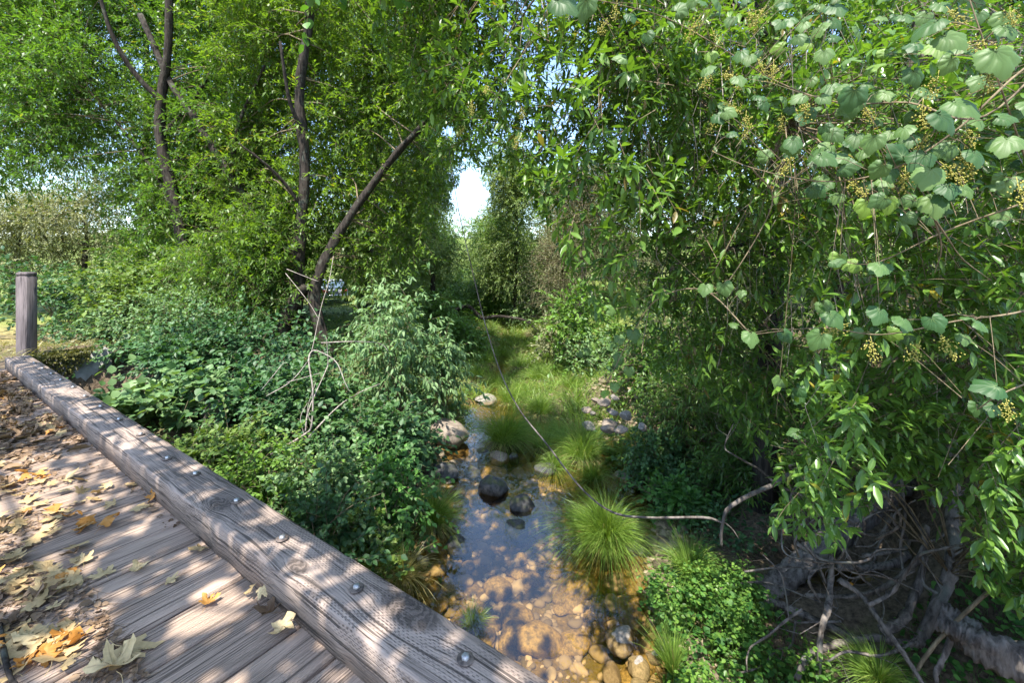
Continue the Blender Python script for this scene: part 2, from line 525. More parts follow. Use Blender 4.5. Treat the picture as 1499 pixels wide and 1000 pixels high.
gx = axis([(-90, -30, 6), (-30, -12, .8), (-12, -4, .25), (-4, 6, .09), (6, 12, .25), (12, 30, 1), (30, 90, 6)])
gy = axis([(-12, 1.5, .5), (1.5, 12, .09), (12, 20, .2), (20, 40, .8), (40, 160, 6)])
GX, GY = np.meshgrid(gx, gy, indexing='ij')
GZ = ground(GX, GY)
GZ += 9.0 * sst(60, 150, GY) + 4 * sst(40, 90, np.abs(GX))
g = Geo()
ii = np.arange(GX.size).reshape(GX.shape)
t = np.concatenate([np.stack([ii[:-1, :-1], ii[1:, :-1], ii[1:, 1:]], -1).reshape(-1, 3), np.stack([ii[:-1, :-1], ii[1:, 1:], ii[:-1, 1:]], -1).reshape(-1, 3)])
g.add(np.stack([GX, GY, GZ], -1), t)
m = M('earth')
o = m.coord(); x, y, z = m.xyz(o)
n1 = m.noise(o, 1.2, 4); n2 = m.noise(o, 18, 5, .7); vd = E(m.nt, m.voro(o, 9.0)); vc = m.voro(o, 9.0, 'F1', 'Color'); vd2 = E(m.nt, m.voro(o, 26.0)); vc2 = m.voro(o, 26.0, 'F1', 'Color')
soil = m.mix(n2.ramp(.3, .7), (.045, .032, .022), (.16, .12, .08))
soil = m.mix(n1.ramp(.5, .7) * .5, soil, (.10, .11, .035))
pebr = E(m.nt, vc2)
bed = m.mix(pebr, (.13, .09, .026), (.24, .165, .052))
bed = m.mix(n2.ramp(.35, .65) * .6, bed, (.07, .05, .016))
bed = m.mix(vd2.ramp(.2, .6) * .3, bed, (.06, .042, .015))
bed = m.mix(n1.ramp(.42, .6) * .45, bed, (.075, .07, .018))
drygrass = m.mix(n2.ramp(.3, .7), (.30, .21, .09), (.50, .38, .18))
col = m.mix((z + n2 * .12).ramp(-1.52, -1.66), soil, bed)
col = m.mix(x.ramp(-9.5, -13) * n1.ramp(.35, .55), col, drygrass)
meadow = m.mix(n2.ramp(.3, .7), (.08, .115, .022), (.21, .25, .06))
col = m.mix(y.ramp(9.0, 14.0) * z.ramp(-1.66, -1.5) * n1.ramp(.25, .45), col, meadow)
hgt = vd * .4 + vd2 * .3 + n2 * .4
g.build('ground', m.done(m.pbr(col, .9, m.bump(hgt, .8, .04), .2)), smooth=True)['kind'] = 'structure'

# creek surface: clear water that lets the sun through to the bed and mirrors the sky by Fresnel
m = M('creek_water')
o = m.coord(); x, y, z = m.xyz(o)
fl = m.noise(m.vec(x * 3.2, y * 1.7, z), 1.0, 2); rip = m.noise(m.vec(x * 15, y * 8, z), 1.0, 3); rz = m.noise(m.vec(x * .55, y * .55, z), 1.0, 2)
fast = y.ramp(5.6, 7.2)
h = fl * .34 + rip * (fast * .8 + .08) * (rz.ramp(.3, .6) * .8 + .2)
bp = m.bump(h, .45, .035)
fr = m.new('ShaderNodeFresnel'); fr.inputs['IOR'].default_value = 1.5; m.link(bp, fr.inputs['Normal'])
tr = m.new('ShaderNodeBsdfTransparent'); tr.inputs[0].default_value = (.95, .85, .62, 1)
gl = m.new('ShaderNodeBsdfGlossy'); gl.inputs['Roughness'].default_value = .03; gl.inputs[0].default_value = (1, 1, 1, 1); m.link(bp, gl.inputs['Normal'])
mx = m.new('ShaderNodeMixShader'); m.link((E(m.nt, fr.outputs[0]) * 1.65).op('MINIMUM', 1.0).k, mx.inputs[0]); m.link(tr.outputs[0], mx.inputs[1]); m.link(gl.outputs[0], mx.inputs[2])
WMAT = m.done(mx.outputs[0])
g = Geo()
wx = np.linspace(-4, 4.5, 40); wy = np.linspace(-9, 34, 120)
WX, WY = np.meshgrid(wx, wy, indexing='ij'); WX = WX + np.interp(WY, YK, XCK)
ii = np.arange(WX.size).reshape(WX.shape)
t = np.concatenate([np.stack([ii[:-1, :-1], ii[1:, :-1], ii[1:, 1:]], -1).reshape(-1, 3), np.stack([ii[:-1, :-1], ii[1:, 1:], ii[:-1, 1:]], -1).reshape(-1, 3)])
g.add(np.stack([WX, WY, WX * 0 + WATER], -1), t)
g.build('creek_water', WMAT, smooth=True)['kind'] = 'structure'

# ---------------------------------------------------------------- bridge
BR = empty('wooden_bridge', (0, 0, 0), 'weathered timber bridge with plank deck and bolted curb beam', 'bridge')
BR.rotation_euler.z = math.atan2(U[1], U[0])


def loc(lx, ly, lz): return np.array([lx * U[0] - ly * NV[0], lx * U[1] - ly * NV[1], lz])


def to_local(p): return np.array([p[0] * U[0] + p[1] * U[1], -(p[0] * NV[0] + p[1] * NV[1]), p[2]])


def at_deck(px, py, z=0.0):
    Y = (EYE - z) * F / (py - HY); return at(px, py, Y)


def at_deck_l(px, py, z=0.0): return to_local(at_deck(px, py, z))


CB0, CB1, CH = -1.11, -1.395, .178           # curb: inner and outer edge, height
knots = []
for px, py, Rk in ((322, 737, .055), (436, 828, .04), (600, 892, .085)):
    q = at_deck_l(px, py, CH); knots.append((float(q[0]), float(q[1]), Rk))
WOOD_C = wood_mat('curb_wood', 'x', (.355, .275, .225), (.125, .097, .082), knots, .75)
WOOD_P = wood_mat('deck_wood', 'y', (.41, .30, .225), (.13, .095, .072), (), 0.12, True)
WOOD_POST = wood_mat('post_wood', 'x', (.16, .132, .13), (.075, .062, .062), ())


def extrude(g, prof, xs, axis, jit=0.0, a=.5, seed=0):
    """sweep a closed (side, up) profile along x or y with slight unevenness, capped"""
    r = np.random.default_rng(seed)
    prof = np.asarray(prof, float); n = len(prof); m_ = len(xs)
    ox = np.cumsum(r.normal(0, jit * .3, (m_, 1, 2)), 0) * .5 + r.normal(0, jit, (m_, n, 2))
    P = prof[None] + ox
    X = np.repeat(np.asarray(xs)[:, None], n, 1)
    V = np.stack([X, P[..., 0], P[..., 1]], -1) if axis == 'x' else np.stack([P[..., 0], X, P[..., 1]], -1)
    idx = np.arange(m_ * n).reshape(m_, n)
    a0 = idx[:-1]; a1 = np.roll(idx, -1, 1)[:-1]; b0 = idx[1:]; b1 = np.roll(idx, -1, 1)[1:]
    tr = np.concatenate([np.stack([a0, a1, b1], -1).reshape(-1, 3), np.stack([a0, b1, b0], -1).reshape(-1, 3)])
    caps = [[0, i + 1, i] for i in range(1, n - 1)] + [[(m_ - 1) * n, (m_ - 1) * n + i, (m_ - 1) * n + i + 1] for i in range(1, n - 1)]
    g.add(V.reshape(-1, 3), np.vstack([tr, caps]), a)


g = Geo(); b = .012
extrude(g, [(CB0, .004), (CB0, CH - .012), (CB0 - .004, CH - .004), (CB0 - .013, CH), (-1.2, CH + .001), (-1.3, CH), (CB1 + .018, CH - .002), (CB1 + .005, CH - .016), (CB1, .004)],
        np.arange(-3, 10.71, .09), 'x', .0016, .5, 5)
curb = g.build('curb_beam', WOOD_C, BR)
tag(curb, 'long square grey timber curb with knots and drying cracks')
g = Geo(); xp = -3.0; k = 0
# one seam was read off the photograph near x = 1.99, the next near 2.53: pitch about 0.285
xp = 1.99 - .283 * 17
while xp < 10.5:
    r = np.random.default_rng(100 + k)
    wd = .283 + r.uniform(-.004, .004); gap = r.choice([.012, .017, .023, .032], p=[.3, .35, .2, .15])
    if k in (16, 18, 20): gap = .032
    x0, x1 = xp + gap * .5, xp + wd - gap * .5; zt = r.uniform(-.007, .002)
    e = .007
    extrude(g, [(x0, -.09), (x0, zt - e * 1.3), (x0 + e, zt - e * .2), (x0 + .05, zt + r.uniform(-.002, .002)), ((x0 + x1) / 2, zt + r.uniform(-.003, .001)), (x1 - .05, zt + r.uniform(-.002, .002)), (x1 - e, zt - e * .2), (x1, zt - e * 1.3), (x1, -.09)],
            np.arange(-1.43 + r.uniform(0, .03), 2.3, .12), 'y', .0016, float(r.random()), 200 + k)
    xp += .283; k += 1
tag(g.build('deck_planks', WOOD_P, BR), 'worn cross planks with dark gaps')
g = Geo()
for yy in (-1.2, -.5, .3, 1.2, 2.0):
    extrude(g, [(yy - .09, -.48), (yy - .09, -.095), (yy + .09, -.095), (yy + .09, -.48)], [-3, 3, 10.5], 'x')
g.build('stringers', WOOD_POST, BR)

m = M('galvanised'); n = m.noise(m.coord(), 60, 3)
STEEL = m.done(m.pbr(m.mix(n.ramp(.35, .7), (.30, .29, .29), (.62, .62, .63)), .42, None, .5, .75))
m = M('rusty_washer'); n = m.noise(m.coord(), 45, 3)
RUST = m.done(m.pbr(m.mix(n.ramp(.35, .7), (.07, .055, .05), (.22, .17, .14)), .6, None, .4, .4))


def lathe(prof, n, rot=0.0):
    prof = np.array(prof, float); a = np.linspace(0, 2 * np.pi, n, endpoint=False) + rot
    V = np.stack([prof[:, None, 0] * np.cos(a), prof[:, None, 0] * np.sin(a), np.repeat(prof[:, 1:2], n, 1)], -1)
    mm = len(prof); idx = np.arange(mm * n).reshape(mm, n)
    a0 = idx[:-1]; a1 = np.roll(idx, -1, 1)[:-1]; b0 = idx[1:]; b1 = np.roll(idx, -1, 1)[1:]
    tr = np.concatenate([np.stack([a0, a1, b1], -1).reshape(-1, 3), np.stack([a0, b1, b0], -1).reshape(-1, 3)])
    cap = [[(mm - 1) * n, (mm - 1) * n + i, (mm - 1) * n + i + 1] for i in range(1, n - 1)]
    return V.reshape(-1, 3), np.vstack([tr, cap])


g = Geo(); g.add(*lathe([(.0165, 0), (.0165, .012), (.0135, .0165), (.006, .019)], 6)); HEX = g.mesh('bolt', STEEL)
g = Geo(); g.add(*lathe([(.0, -.002), (.032, -.002), (.033, .003), (.030, .005), (.016, .0055)], 22)); WASH = g.mesh('washer', RUST)
# bolts of the curb where the photograph shows them
for px, py in ((681, 967), (522, 863), (413, 790), (346, 735), (286, 695), (245, 672), (206, 637), (174, 615), (147, 596), (124, 581), (107, 568), (89, 557), (75, 548), (62, 540), (50, 532)):
    q = at_deck_l(px, py, CH)
    w = bpy.data.objects.new('bolt', HEX); COL.objects.link(w); w.parent = curb
    w.location = (q[0], min(max(q[1], -1.33), -1.17), CH + .0035); w.rotation_euler = (rng.normal(0, .05), rng.normal(0, .05), rng.random() * 6)
    h = bpy.data.objects.new('washer', WASH); COL.objects.link(h); h.parent = w

# post, pale fibre on its foot
pb = at(39, 506, 8.2); pz = gz(pb[0], pb[1])
PT = empty('wooden_post', (pb[0], pb[1], pz - .05), 'square grey timber post standing at the far end of the bridge curb', 'post')
PT.rotation_euler.z = .06
g = Geo(); s = .10; c = .008
sq = lambda s, c: [(-s, -s + c), (-s, s - c), (-s + c, s), (s - c, s), (s, s - c), (s, -s + c), (s - c, -s), (-s + c, -s)]
ztop = at(36, 398, 8.2)[2] - pz + .05
V = []
for zz, k in ((-.3, 1), (0.02, 1), (.5, .995), (ztop - .09, 1), (ztop - .085, .93), (ztop - .065, .93), (ztop - .06, 1), (ztop - .02, 1), (ztop, .72)):
    V += [(zz, p[1] * k, p[0] * k) for p in sq(s, c)]
V = np.array(V); idx = np.arange(len(V)).reshape(-1, 8)
a0 = idx[:-1]; a1 = np.roll(idx, -1, 1)[:-1]; b0 = idx[1:]; b1 = np.roll(idx, -1, 1)[1:]
tr = np.concatenate([np.stack([a0, a1, b1], -1).reshape(-1, 3), np.stack([a0, b1, b0], -1).reshape(-1, 3)])
g.add(V, np.vstack([tr, [[len(V) - 8, len(V) - 8 + i, len(V) - 8 + i + 1] for i in range(1, 7)]]))
po = g.build('post', WOOD_POST, PT); po.rotation_euler.y = -math.pi / 2   # grain (local x) upright
# abutment wall of concrete with a mossy overhang
m = M('concrete'); o = m.coord(); x, y, z = m.xyz(o); n = m.noise(o, 3.5, 5, .65); n2 = m.noise(m.vec(x * 9, y * 9, z * 1.2), 1, 3)
col = m.mix(n.ramp(.3, .7), (.17, .16, .15), (.36, .345, .32)); col = m.mix(n2.ramp(.52, .72) * .6, col, (.09, .085, .075))
CONC = m.done(m.pbr(col, .9, m.bump(n, .5, .02), .2))
AB = empty('concrete_abutment', loc(10.72, -1.9, -1.3), 'shaded concrete abutment wall below the far end of the timber curb', 'abutment')
AB.rotation_euler.z = BR.rotation_euler.z
g = Geo()
extrude(g, [(-.52, -.9), (-.52, 1.36), (-.49, 1.41), (.55, 1.41), (.56, 1.2), (3.9, 1.2), (3.9, -.9)], [-.02, .0, .3, .38], 'x', .006, .5, 4)
g.build('wall', CONC, AB)
g = Geo(); N = 1500
Pm = np.stack([rng.uniform(-.05, .35, N), rng.uniform(-.35, .55, N), np.full(N, 1.42)], 1)
fr_ = rng.random(N) < .55
Pm[fr_, 1] = rng.uniform(-.2, .55, fr_.sum()); Pm[fr_, 0] = -.03 - .07 * rng.random(fr_.sum()); Pm[fr_, 2] = 1.43 - rng.random(fr_.sum()) ** 1.8 * .36 * (.5 + .5 * np.sin(Pm[fr_, 1] * 7 + 1))
Dm = unit(np.stack([rng.normal(-.35, .4, N), rng.normal(0, .6, N), np.where(fr_, -.9, .3) + rng.normal(0, .3, N)], 1))
place(g, tpl_far(.35), Pm, Dm, rng.normal(0, 1, (N, 3)), rng.uniform(.03, .07, N), rng.random(N))
g.build('moss', MOSSY, AB)

# ---------------------------------------------------------------- vegetation builders
L_FAR = tpl_far(.20); L_WIL = tpl_far(.165); L_BAY = tpl_lance(.165); L_BAY4 = tpl_far(.17); L_OV = tpl_ovate(.33); L_RND = tpl_ovate(.46); L_GR = tpl_grape(); L_NAR = tpl_lance(.10, .2); L_ELD = tpl_lance(.17, .25)


def keep_sky(P):
    px, py = proj(P)
    q = ((px - 688) / (24 + 6 * np.sin(py * .16))) ** 2 + ((py - 282) / 36) ** 2
    q2 = ((px - 655) / 16) ** 2 + ((py - 190) / 17) ** 2
    return (q > rng.uniform(.75, 1.1, q.shape)) & (q2 > rng.uniform(.1, .5, q.shape))


FLECKS = [((1.12, 5.1, -1.2), .5), ((1.9, 4.0, -1.3), .5), ((.6, 7.0, -1.3), .45), ((.45, 4.4, -1.7), .4), ((1.0, 7.2, -1.3), .4), ((2.4, 3.2, -1.2), .35), ((1.5, 4.6, -1.4), .4), ((1.6, 3.5, -1.4), .4)]


def sunlit(P):
    """canopy gaps that let the sun down to the tussocks and the shallows"""
    ok = np.ones(P.shape[:-1], bool)
    for c, r in FLECKS:
        d = P - np.array(c); t = d @ SUN
        q = np.linalg.norm(d - t[..., None] * SUN, axis=-1)
        ok &= (q > r * rng.uniform(.6, 1.1, q.shape)) | (t < .8)
    return ok


def in_region(n, poly, Yr, keep=None):
    xs = [p[0] for p in poly]; ys = [p[1] for p in poly]; out = []
    while len(out) < n:
        px = rng.uniform(min(xs), max(xs)); py = rng.uniform(min(ys), max(ys))
        if inpoly(px, py, poly):
            Y = rng.uniform(*Yr); out.append(at(px, py, Y))
    return np.array(out)


def crown_clumps(gl, gt, C, r, ns, D0, Lsp, m, tpl, leaf, ang, tip, droop, ldroop, tw, keep, out=.6, jit=.35):
    n = len(C)
    S = np.repeat(C, ns, 0) + rng.normal(0, 1, (n * ns, 3)) * r * np.array([.55, .55, .5])
    off = S - np.repeat(C, ns, 0)
    D = unit(unit(off) * out + rng.normal(0, .45, S.shape) + D0)
    va = np.clip(np.repeat(rng.random(n), ns) * .75 + rng.random(n * ns) * .3, 0, 1)
    k = keep(S) if keep else np.ones(len(S), bool)
    Lsp = Lsp if np.isscalar(Lsp) else np.asarray(Lsp)[k]
    sprays(gl, gt, S[k], D[k], Lsp, m, tpl, leaf, ang, tip, droop, ldroop, va[k], tw, keep, jit)
    return S[k]


def tree(name, label, base, limbs, clumps, cat='tree', group=None, bark=None, leafmat=None, extra=None):
    """limbs: (points, r0, r1); clumps: dicts of crown_clumps settings with centres C"""
    T = empty(name, base, label, cat, group)
    gb = Geo(); gl = Geo(); gt = Geo(); pts = []
    for P, r0, r1 in limbs:
        tube(gb, P, r0, r1, 9, 5, .28)
        q = smooth_path(P, 6); pts.append(np.c_[q, np.linspace(r0, r1, len(q))])
    pts = np.vstack(pts)
    for c in clumps:
        C = c.pop('C')
        lim = c.pop('limb', .022)
        for p in C:
            d = np.linalg.norm(pts[:, :3] - p, axis=1) + np.maximum(0, (pts[:, 2] - p[2]) * -.0)
            j = int(np.argmin(d)); a = pts[j, :3]
            if lim and d[j] > .15 and d[j] < 6:
                mid = (a + p) / 2 + rng.normal(0, .08 * d[j], 3) + np.array([0, 0, .08 * d[j]])
                if c.get('keep') is None or (c['keep'](np.array([mid]))[0] and c['keep'](np.array([(p + mid) / 2]))[0]):
                    tube(gt, [a, mid, p], min(pts[j, 3] * .6, lim), lim * .3, 5, 3)
        crown_clumps(gl, gt, C, **c)
    b = np.asarray(base, float)
    gb.V = [v - b for v in gb.V]; gl.V = [v - b for v in gl.V]; gt.V = [v - b for v in gt.V]
    if gb.V: gb.build('trunk', bark or BARK, T, True)
    if gt.V: gt.build('branches', TWIG, T)
    if gl.V: gl.build('crown', leafmat or WILLOW, T)
    if extra: extra(T, b)
    return T


def on_ground(px, Y, dz=0.0):
    X = (px - CX) / F * Y; return np.array([X, Y, gz(X, Y) + dz])


def shrub(label, px, pytop, Y, rx, mat, tpl, leaf, ns=14, nc=16, m=10, L=.3, ang=.8, droop=.25, ldroop=.25, name='shrub', cat='shrub', ry=None, keep=None, tip=.8, jit=.35, stem=.012, low=.1):
    if leaf < .1: leaf *= 1.35; ns = max(6, int(ns * .72))
    b = on_ground(px, Y); top = at(px, pytop, Y)[2]; h = max(.35, top - b[2]); ry = ry or rx
    S = empty(name, b, label, cat)
    th = rng.random(nc) * 6.283; rr = np.sqrt(rng.random(nc)); hh = rng.uniform(low, 1, nc)
    lim = np.sqrt(np.clip(1 - (hh * .95) ** 2.2, .08, 1))
    rr = rr * rng.uniform(.6, 1.3, nc)
    C = np.stack([rr * lim * rx * np.cos(th), rr * lim * ry * np.sin(th), hh * h * .92], 1)
    C[:, 2] = np.maximum(C[:, 2], ground(C[:, 0] + b[0], C[:, 1] + b[1]) - b[2] + .08)
    gl = Geo(); gt = Geo()
    for p in C:
        a = np.array([rng.normal(0, .01), rng.normal(0, .01), -.08])
        tube(gt, [a, (a + p) / 2 + np.array([0, 0, .12 * h]) + rng.normal(0, .04, 3), p], stem, stem * .35, 5, 3)
    kp = (lambda P: keep(P + b)) if keep else None
    crown_clumps(gl, gt, C, np.array([rx, ry, h * .8]) * .36, ns, np.array([0, 0, .35]), L * rng.choice([.7, 1.1, 1.7, 2.4], p=[.3, .4, .2, .1], size=len(C) * ns) if keep is None else L, m, tpl, leaf, ang, tip, droop, ldroop, .003, kp, 1.0, jit)
    ncane = 9 if keep is None else 0
    if ncane:
        k_ = rng.integers(len(C), size=ncane); S2 = C[k_] * np.array([.8, .8, .75]); D2 = unit(np.stack([rng.normal(0, .5, ncane), rng.normal(0, .5, ncane), rng.uniform(.5, 1.1, ncane)], 1))
        sprays(gl, gt, S2, D2, np.full(ncane, .45 * h + .3), 24, tpl, leaf * 1.1, ang, .8, .55, .1, rng.random(ncane), .0045)
    gt.build('stems', TWIG, S); gl.build('foliage', mat, S)
    return S


# ---------------------------------------------------------------- willows of the left bank
def W(*a): return np.array([at(*q) for q in a])


up = np.array([0, 0, .1])
wl = dict(r=.95, ns=84, D0=np.array([0, 0, .05]), Lsp=.55, m=14, tpl=L_WIL, leaf=.155, ang=.9, tip=.85, droop=.15, ldroop=.12, tw=.004, keep=keep_sky)
A1 = W((288, 470, 13), (272, 385, 13), (255, 290, 13), (236, 210, 13), (236, 140, 13), (246, 60, 13), (246, -120, 13))
tree('willow_tree', 'tall dark willow, leftmost of the trunks on the left bank, forking near its top', on_ground(288, 13),
     [(np.vstack([on_ground(292, 13, -.2), A1]), .20, .085), (W((238, 150, 13), (196, 105, 12.6), (160, 40, 12.2), (135, -50, 12)), .075, .035), (W((262, 320, 13), (225, 250, 13.6), (180, 190, 14.2), (120, 120, 15)), .07, .025), (W((236, 200, 13), (300, 120, 13.5), (340, 20, 14)), .06, .03)],
     [dict(wl, C=in_region(130, [(-190, -200), (330, -200), (330, 120), (300, 260), (150, 225), (90, 225), (-150, 215)], (13.9, 17.5))),
      dict(wl, C=in_region(44, [(-180, 20), (110, 40), (150, 235), (-180, 262)], (12.5, 16))),
      dict(wl, C=in_region(40, [(180, 230), (330, 230), (330, 400), (215, 400)], (13.8, 15.8)))], leafmat=WILLOW)
A2 = W((432, 440, 12), (395, 350, 12.3), (338, 258, 12.6), (290, 180, 12.9), (248, 118, 13.1), (205, 20, 13.3))
tree('willow_tree', 'slender willow trunk leaning far to the left across the darker upright one', on_ground(440, 12),
     [(np.vstack([on_ground(444, 12, -.2), A2]), .17, .07), (W((338, 258, 12.6), (350, 180, 12.3), (390, 90, 12)), .07, .03)],
     [dict(wl, C=in_region(44, [(230, 90), (430, 60), (430, 420), (240, 420)], (13, 15.5)))], leafmat=WILLOW)
A3 = W((436, 430, 11), (441, 340, 11), (447, 240, 11), (438, 130, 11), (452, 20, 11), (458, -150, 11))
tree('willow_tree', 'upright willow with pale speckled bark rising right of the leftmost trunk', on_ground(428, 11),
     [(np.vstack([on_ground(425, 11, -.2), A3]), .16, .09), (W((447, 200, 11), (425, 150, 10.6), (410, 60, 10.2)), .06, .03), (W((441, 300, 11), (400, 250, 10.5), (350, 210, 10)), .05, .02)],
     [dict(wl, C=in_region(56, [(325, -220), (560, -220), (560, 120), (500, 330), (350, 330)], (11.7, 14.2))),
      dict(wl, C=in_region(16, [(345, 330), (430, 330), (420, 420), (330, 420)], (10.8, 12)))], leafmat=WILLOW_Y)
A4 = W((442, 455, 10.6), (468, 400, 10.6), (492, 350, 10.6), (532, 288, 10.6), (582, 222, 10.6), (628, 165, 10.6), (655, 60, 10.4))
tree('willow_tree', 'dark willow trunk slanting up to the right over the creek bank', on_ground(470, 10.6),
     [(np.vstack([on_ground(492, 10.6, -.2), W((462, 455, 10.6)), A4[1:]]), .14, .055), (np.vstack([on_ground(395, 10.6, -.2), W((432, 440, 10.6), (448, 420, 10.6))]), .17, .12)],
     [dict(wl, C=in_region(34, [(500, 60), (560, -200), (690, -200), (650, 160), (600, 200), (540, 200)], (11.1, 12.8)), r=.7),
      dict(wl, C=in_region(8, [(595, 120), (690, 40), (680, 215), (612, 215)], (9.6, 10.4)), r=.4, ns=30),
      dict(wl, C=in_region(24, [(470, 240), (520, 240), (640, 200), (630, 300), (560, 430), (500, 430)], (11.3, 13)), r=.6, ns=34)], leafmat=WILLOW_Y)
A5 = W((537, 470, 16), (540, 400, 16), (547, 320, 16), (556, 220, 16), (560, 100, 16))
tree('willow_tree', 'thin dark trunk standing behind the slanting willow, half hidden by pale leaves', on_ground(537, 16),
     [(np.vstack([on_ground(537, 16, -.2), A5]), .15, .08)],
     [dict(wl, C=in_region(28, [(470, 60), (640, 60), (640, 420), (500, 440)], (15, 19)), ns=30)], leafmat=FARLEAF)

# ---------------------------------------------------------------- trees farther back
far = dict(r=1.5, ns=90, D0=np.array([0, 0, 0.05]), Lsp=.7, m=13, tpl=L_FAR, leaf=.2, ang=.8, tip=.9, droop=.2, ldroop=.2, tw=.006, keep=keep_sky)


def far_tree(label, px, pytop, Y, rx, mat, nc=14, pybot=None, name='tree', leaf=.2, ns=90, lean=0.0, bark=None, twk=.003, cat='tree', r=None):
    b = on_ground(px, Y); top = at(px, pytop, Y)[2]; zb = at(px, pybot, Y)[2] if pybot else b[2] + .3
    n = nc; ph = rng.random(n) * 6.283; hh = rng.random(n); k = np.sqrt(np.clip(1 - (2 * hh - .9) ** 2, .12, 1)) * np.sqrt(rng.random(n)) * rx
    C = np.stack([b[0] + k * np.cos(ph) + lean * hh, b[1] + k * np.sin(ph), zb + (top - zb) * (.1 + .85 * hh)], 1)
    P = np.array([b + [0, 0, -.3], b + [.1, 0, (top - b[2]) * .3], b + [lean * .4 + .15, .1, (top - b[2]) * .6], b + [lean * .7, 0, (top - b[2]) * .88]])
    rad = r or rx * .35
    return tree(name, label, b, [(P, .05 * rx + .06, .03)], [dict(far, C=C, r=rad, leaf=leaf, ns=ns, limb=.04, tw=twk)], cat, None, bark or BARK, mat)


far_tree('dusty grey-green bushy tree at the left edge under the willow boughs', 20, 275, 25, 3.0, DRYPALE, 22, 415, leaf=.15, ns=110)
far_tree('rounded dusty tree beyond the thicket, right of the left-edge one', 120, 268, 26, 3.4, DRYPALE, 26, 400, leaf=.15, ns=110)
far_tree('tall pale tree rising behind the willows near the left edge', -40, -100, 29, 5.4, WILLOW_Y, 40, 250, ns=120, leaf=.19)
far_tree('tall sunny tree rising behind the leftmost willow trunk', 210, -160, 28, 5.4, WILLOW_Y, 44, 330, ns=120, leaf=.19)
far_tree('tall dark tree rising between the leftmost and the pale-barked willow', 370, -180, 19, 3.6, WILLOW, 44, 380, ns=120, leaf=.18)
far_tree('tall yellow-green tree rising behind the slanting willow', 530, -160, 20, 3.0, WILLOW_Y, 40, 360, ns=120, leaf=.18)
far_tree('dark green tree closing the gap behind the leftmost willow', 300, 300, 26, 3.2, WILLOW, 18)
far_tree('dark green tree behind the upright pale-barked willow', 400, 270, 24, 2.8, WILLOW, 16)
far_tree('mid green tree beyond the parked vehicle', 505, 300, 38, 3.6, FARLEAF, 20)
far_tree('pale green tree behind the thin trunk near the creek', 592, 315, 27, 2.2, FARLEAF, 22, leaf=.16)
far_tree('pale tall tree left of the sky opening, behind the slanting willow', 585, 120, 20, 1.7, FARLEAF, 34, 430, leaf=.13, ns=90)
far_tree('slim pale tree just left of the sky opening', 632, 165, 22, 1.6, FARLEAF, 34, 430, leaf=.14, ns=90)
far_tree('pale green tree just right of the sky opening, under the bay boughs', 752, 205, 23, 2.0, FARLEAF, 40, 440, leaf=.13, ns=90)
far_tree('low bushy green tree closing the far end of the channel', 715, 405, 30, 2.4, LIME, 18, leaf=.15)
far_tree('fresh green tree closing the view straight above the far channel', 726, 318, 26, 1.9, LIME, 26, leaf=.14)
far_tree('broad dim green tree closing the view right of the sky opening', 800, 250, 31, 3.0, FARLEAF, 30, leaf=.18)
far_tree('broad green tree farther right, seen between the bay boughs', 890, 230, 30, 3.2, WILLOW, 30, leaf=.18)
far_tree('wide pale tree left of the sky opening, farthest of its row', 610, 235, 36, 2.6, FARLEAF, 26, leaf=.19)
far_tree('small yellow-green tree left of the sky opening at the bend of the creek', 640, 330, 30, 1.9, LIME, 16, leaf=.16)
far_tree('distant pale green tree right under the sky opening', 690, 322, 46, 3.2, FARLEAF, 22)
far_tree('yellow-green tree right of the sky opening over the far creek', 745, 285, 30, 2.0, FARLEAF, 22, leaf=.16)
far_tree('low olive tree with dark bent boughs over the far end of the creek', 822, 320, 22, 1.6, OLIVE, 20, 460, leaf=.10, ns=90, twk=.006)
far_tree('grey twiggy half-bare tree on the right bank at the bend', 850, 240, 17, 1.9, OLIVE, 24, 520, leaf=.075, ns=120, twk=.007, bark=BARK_GREY)
far_tree('brown-grey twiggy tree behind the bay curtain, right of the half-bare one', 960, 200, 19, 2.3, OLIVE, 22, 450, leaf=.08, ns=100, twk=.007, bark=BARK_GREY)
far_tree('distant mid green tree seen through the bay curtain', 1060, 250, 34, 4.0, FARLEAF, 18)
far_tree('dark tree behind the bay trunks on the right', 1200, 120, 18, 3.2, BAY_D, 24)
far_tree('dense dark tree close behind the bay curtain, upper centre', 985, -120, 11.5, 1.7, BAY_D, 34, 330, leaf=.13, ns=130)
far_tree('dense dark tree close behind the grape vine, upper right', 1230, -200, 10.5, 1.9, BAY_D, 38, 420, leaf=.13, ns=130)
far_tree('dense dark tree beyond the right edge of the vine', 1490, -200, 9.5, 1.9, BAY_D, 38, 480, leaf=.13, ns=130)
far_tree('dark tree filling the right edge behind the grape vine', 1450, 60, 15, 3.2, BAY_D, 26)

# ---------------------------------------------------------------- thicket of the left bank, each bush with its own leaf
shrub('dense dark bramble bush behind the wooden post', 95, 395, 11.5, 1.5, BRAMBLE_B, L_OV, .08, 26, 26, 9, .35)
shrub('bright bramble mound between the wooden post and the leftmost willow', 185, 390, 11, 1.4, BRAMBLE_Y, L_OV, .08, 26, 26, 9, .35)
shrub('leafy bush at the foot of the leftmost willow', 275, 395, 11.4, 1.3, WILLOW, L_NAR, .12, 24, 22, 10, .4)
shrub('narrow-leaved bush right of the leftmost willow foot', 350, 385, 10.4, 1.2, WILLOW, L_NAR, .12, 26, 26, 10, .4)
shrub('small-leaved bush above the concrete abutment', 170, 455, 10.6, 1.0, BRAMBLE, L_OV, .06, 26, 22, 9, .3)
shrub('shaded bush with tiny leaves right of the abutment bush', 245, 440, 9.2, 1.1, PALE, L_OV, .05, 28, 26, 10, .3)
shrub('dark round bush between the abutment and the willow trunks', 320, 460, 8.6, .9, BRAMBLE_B, L_OV, .06, 24, 20, 9, .3)
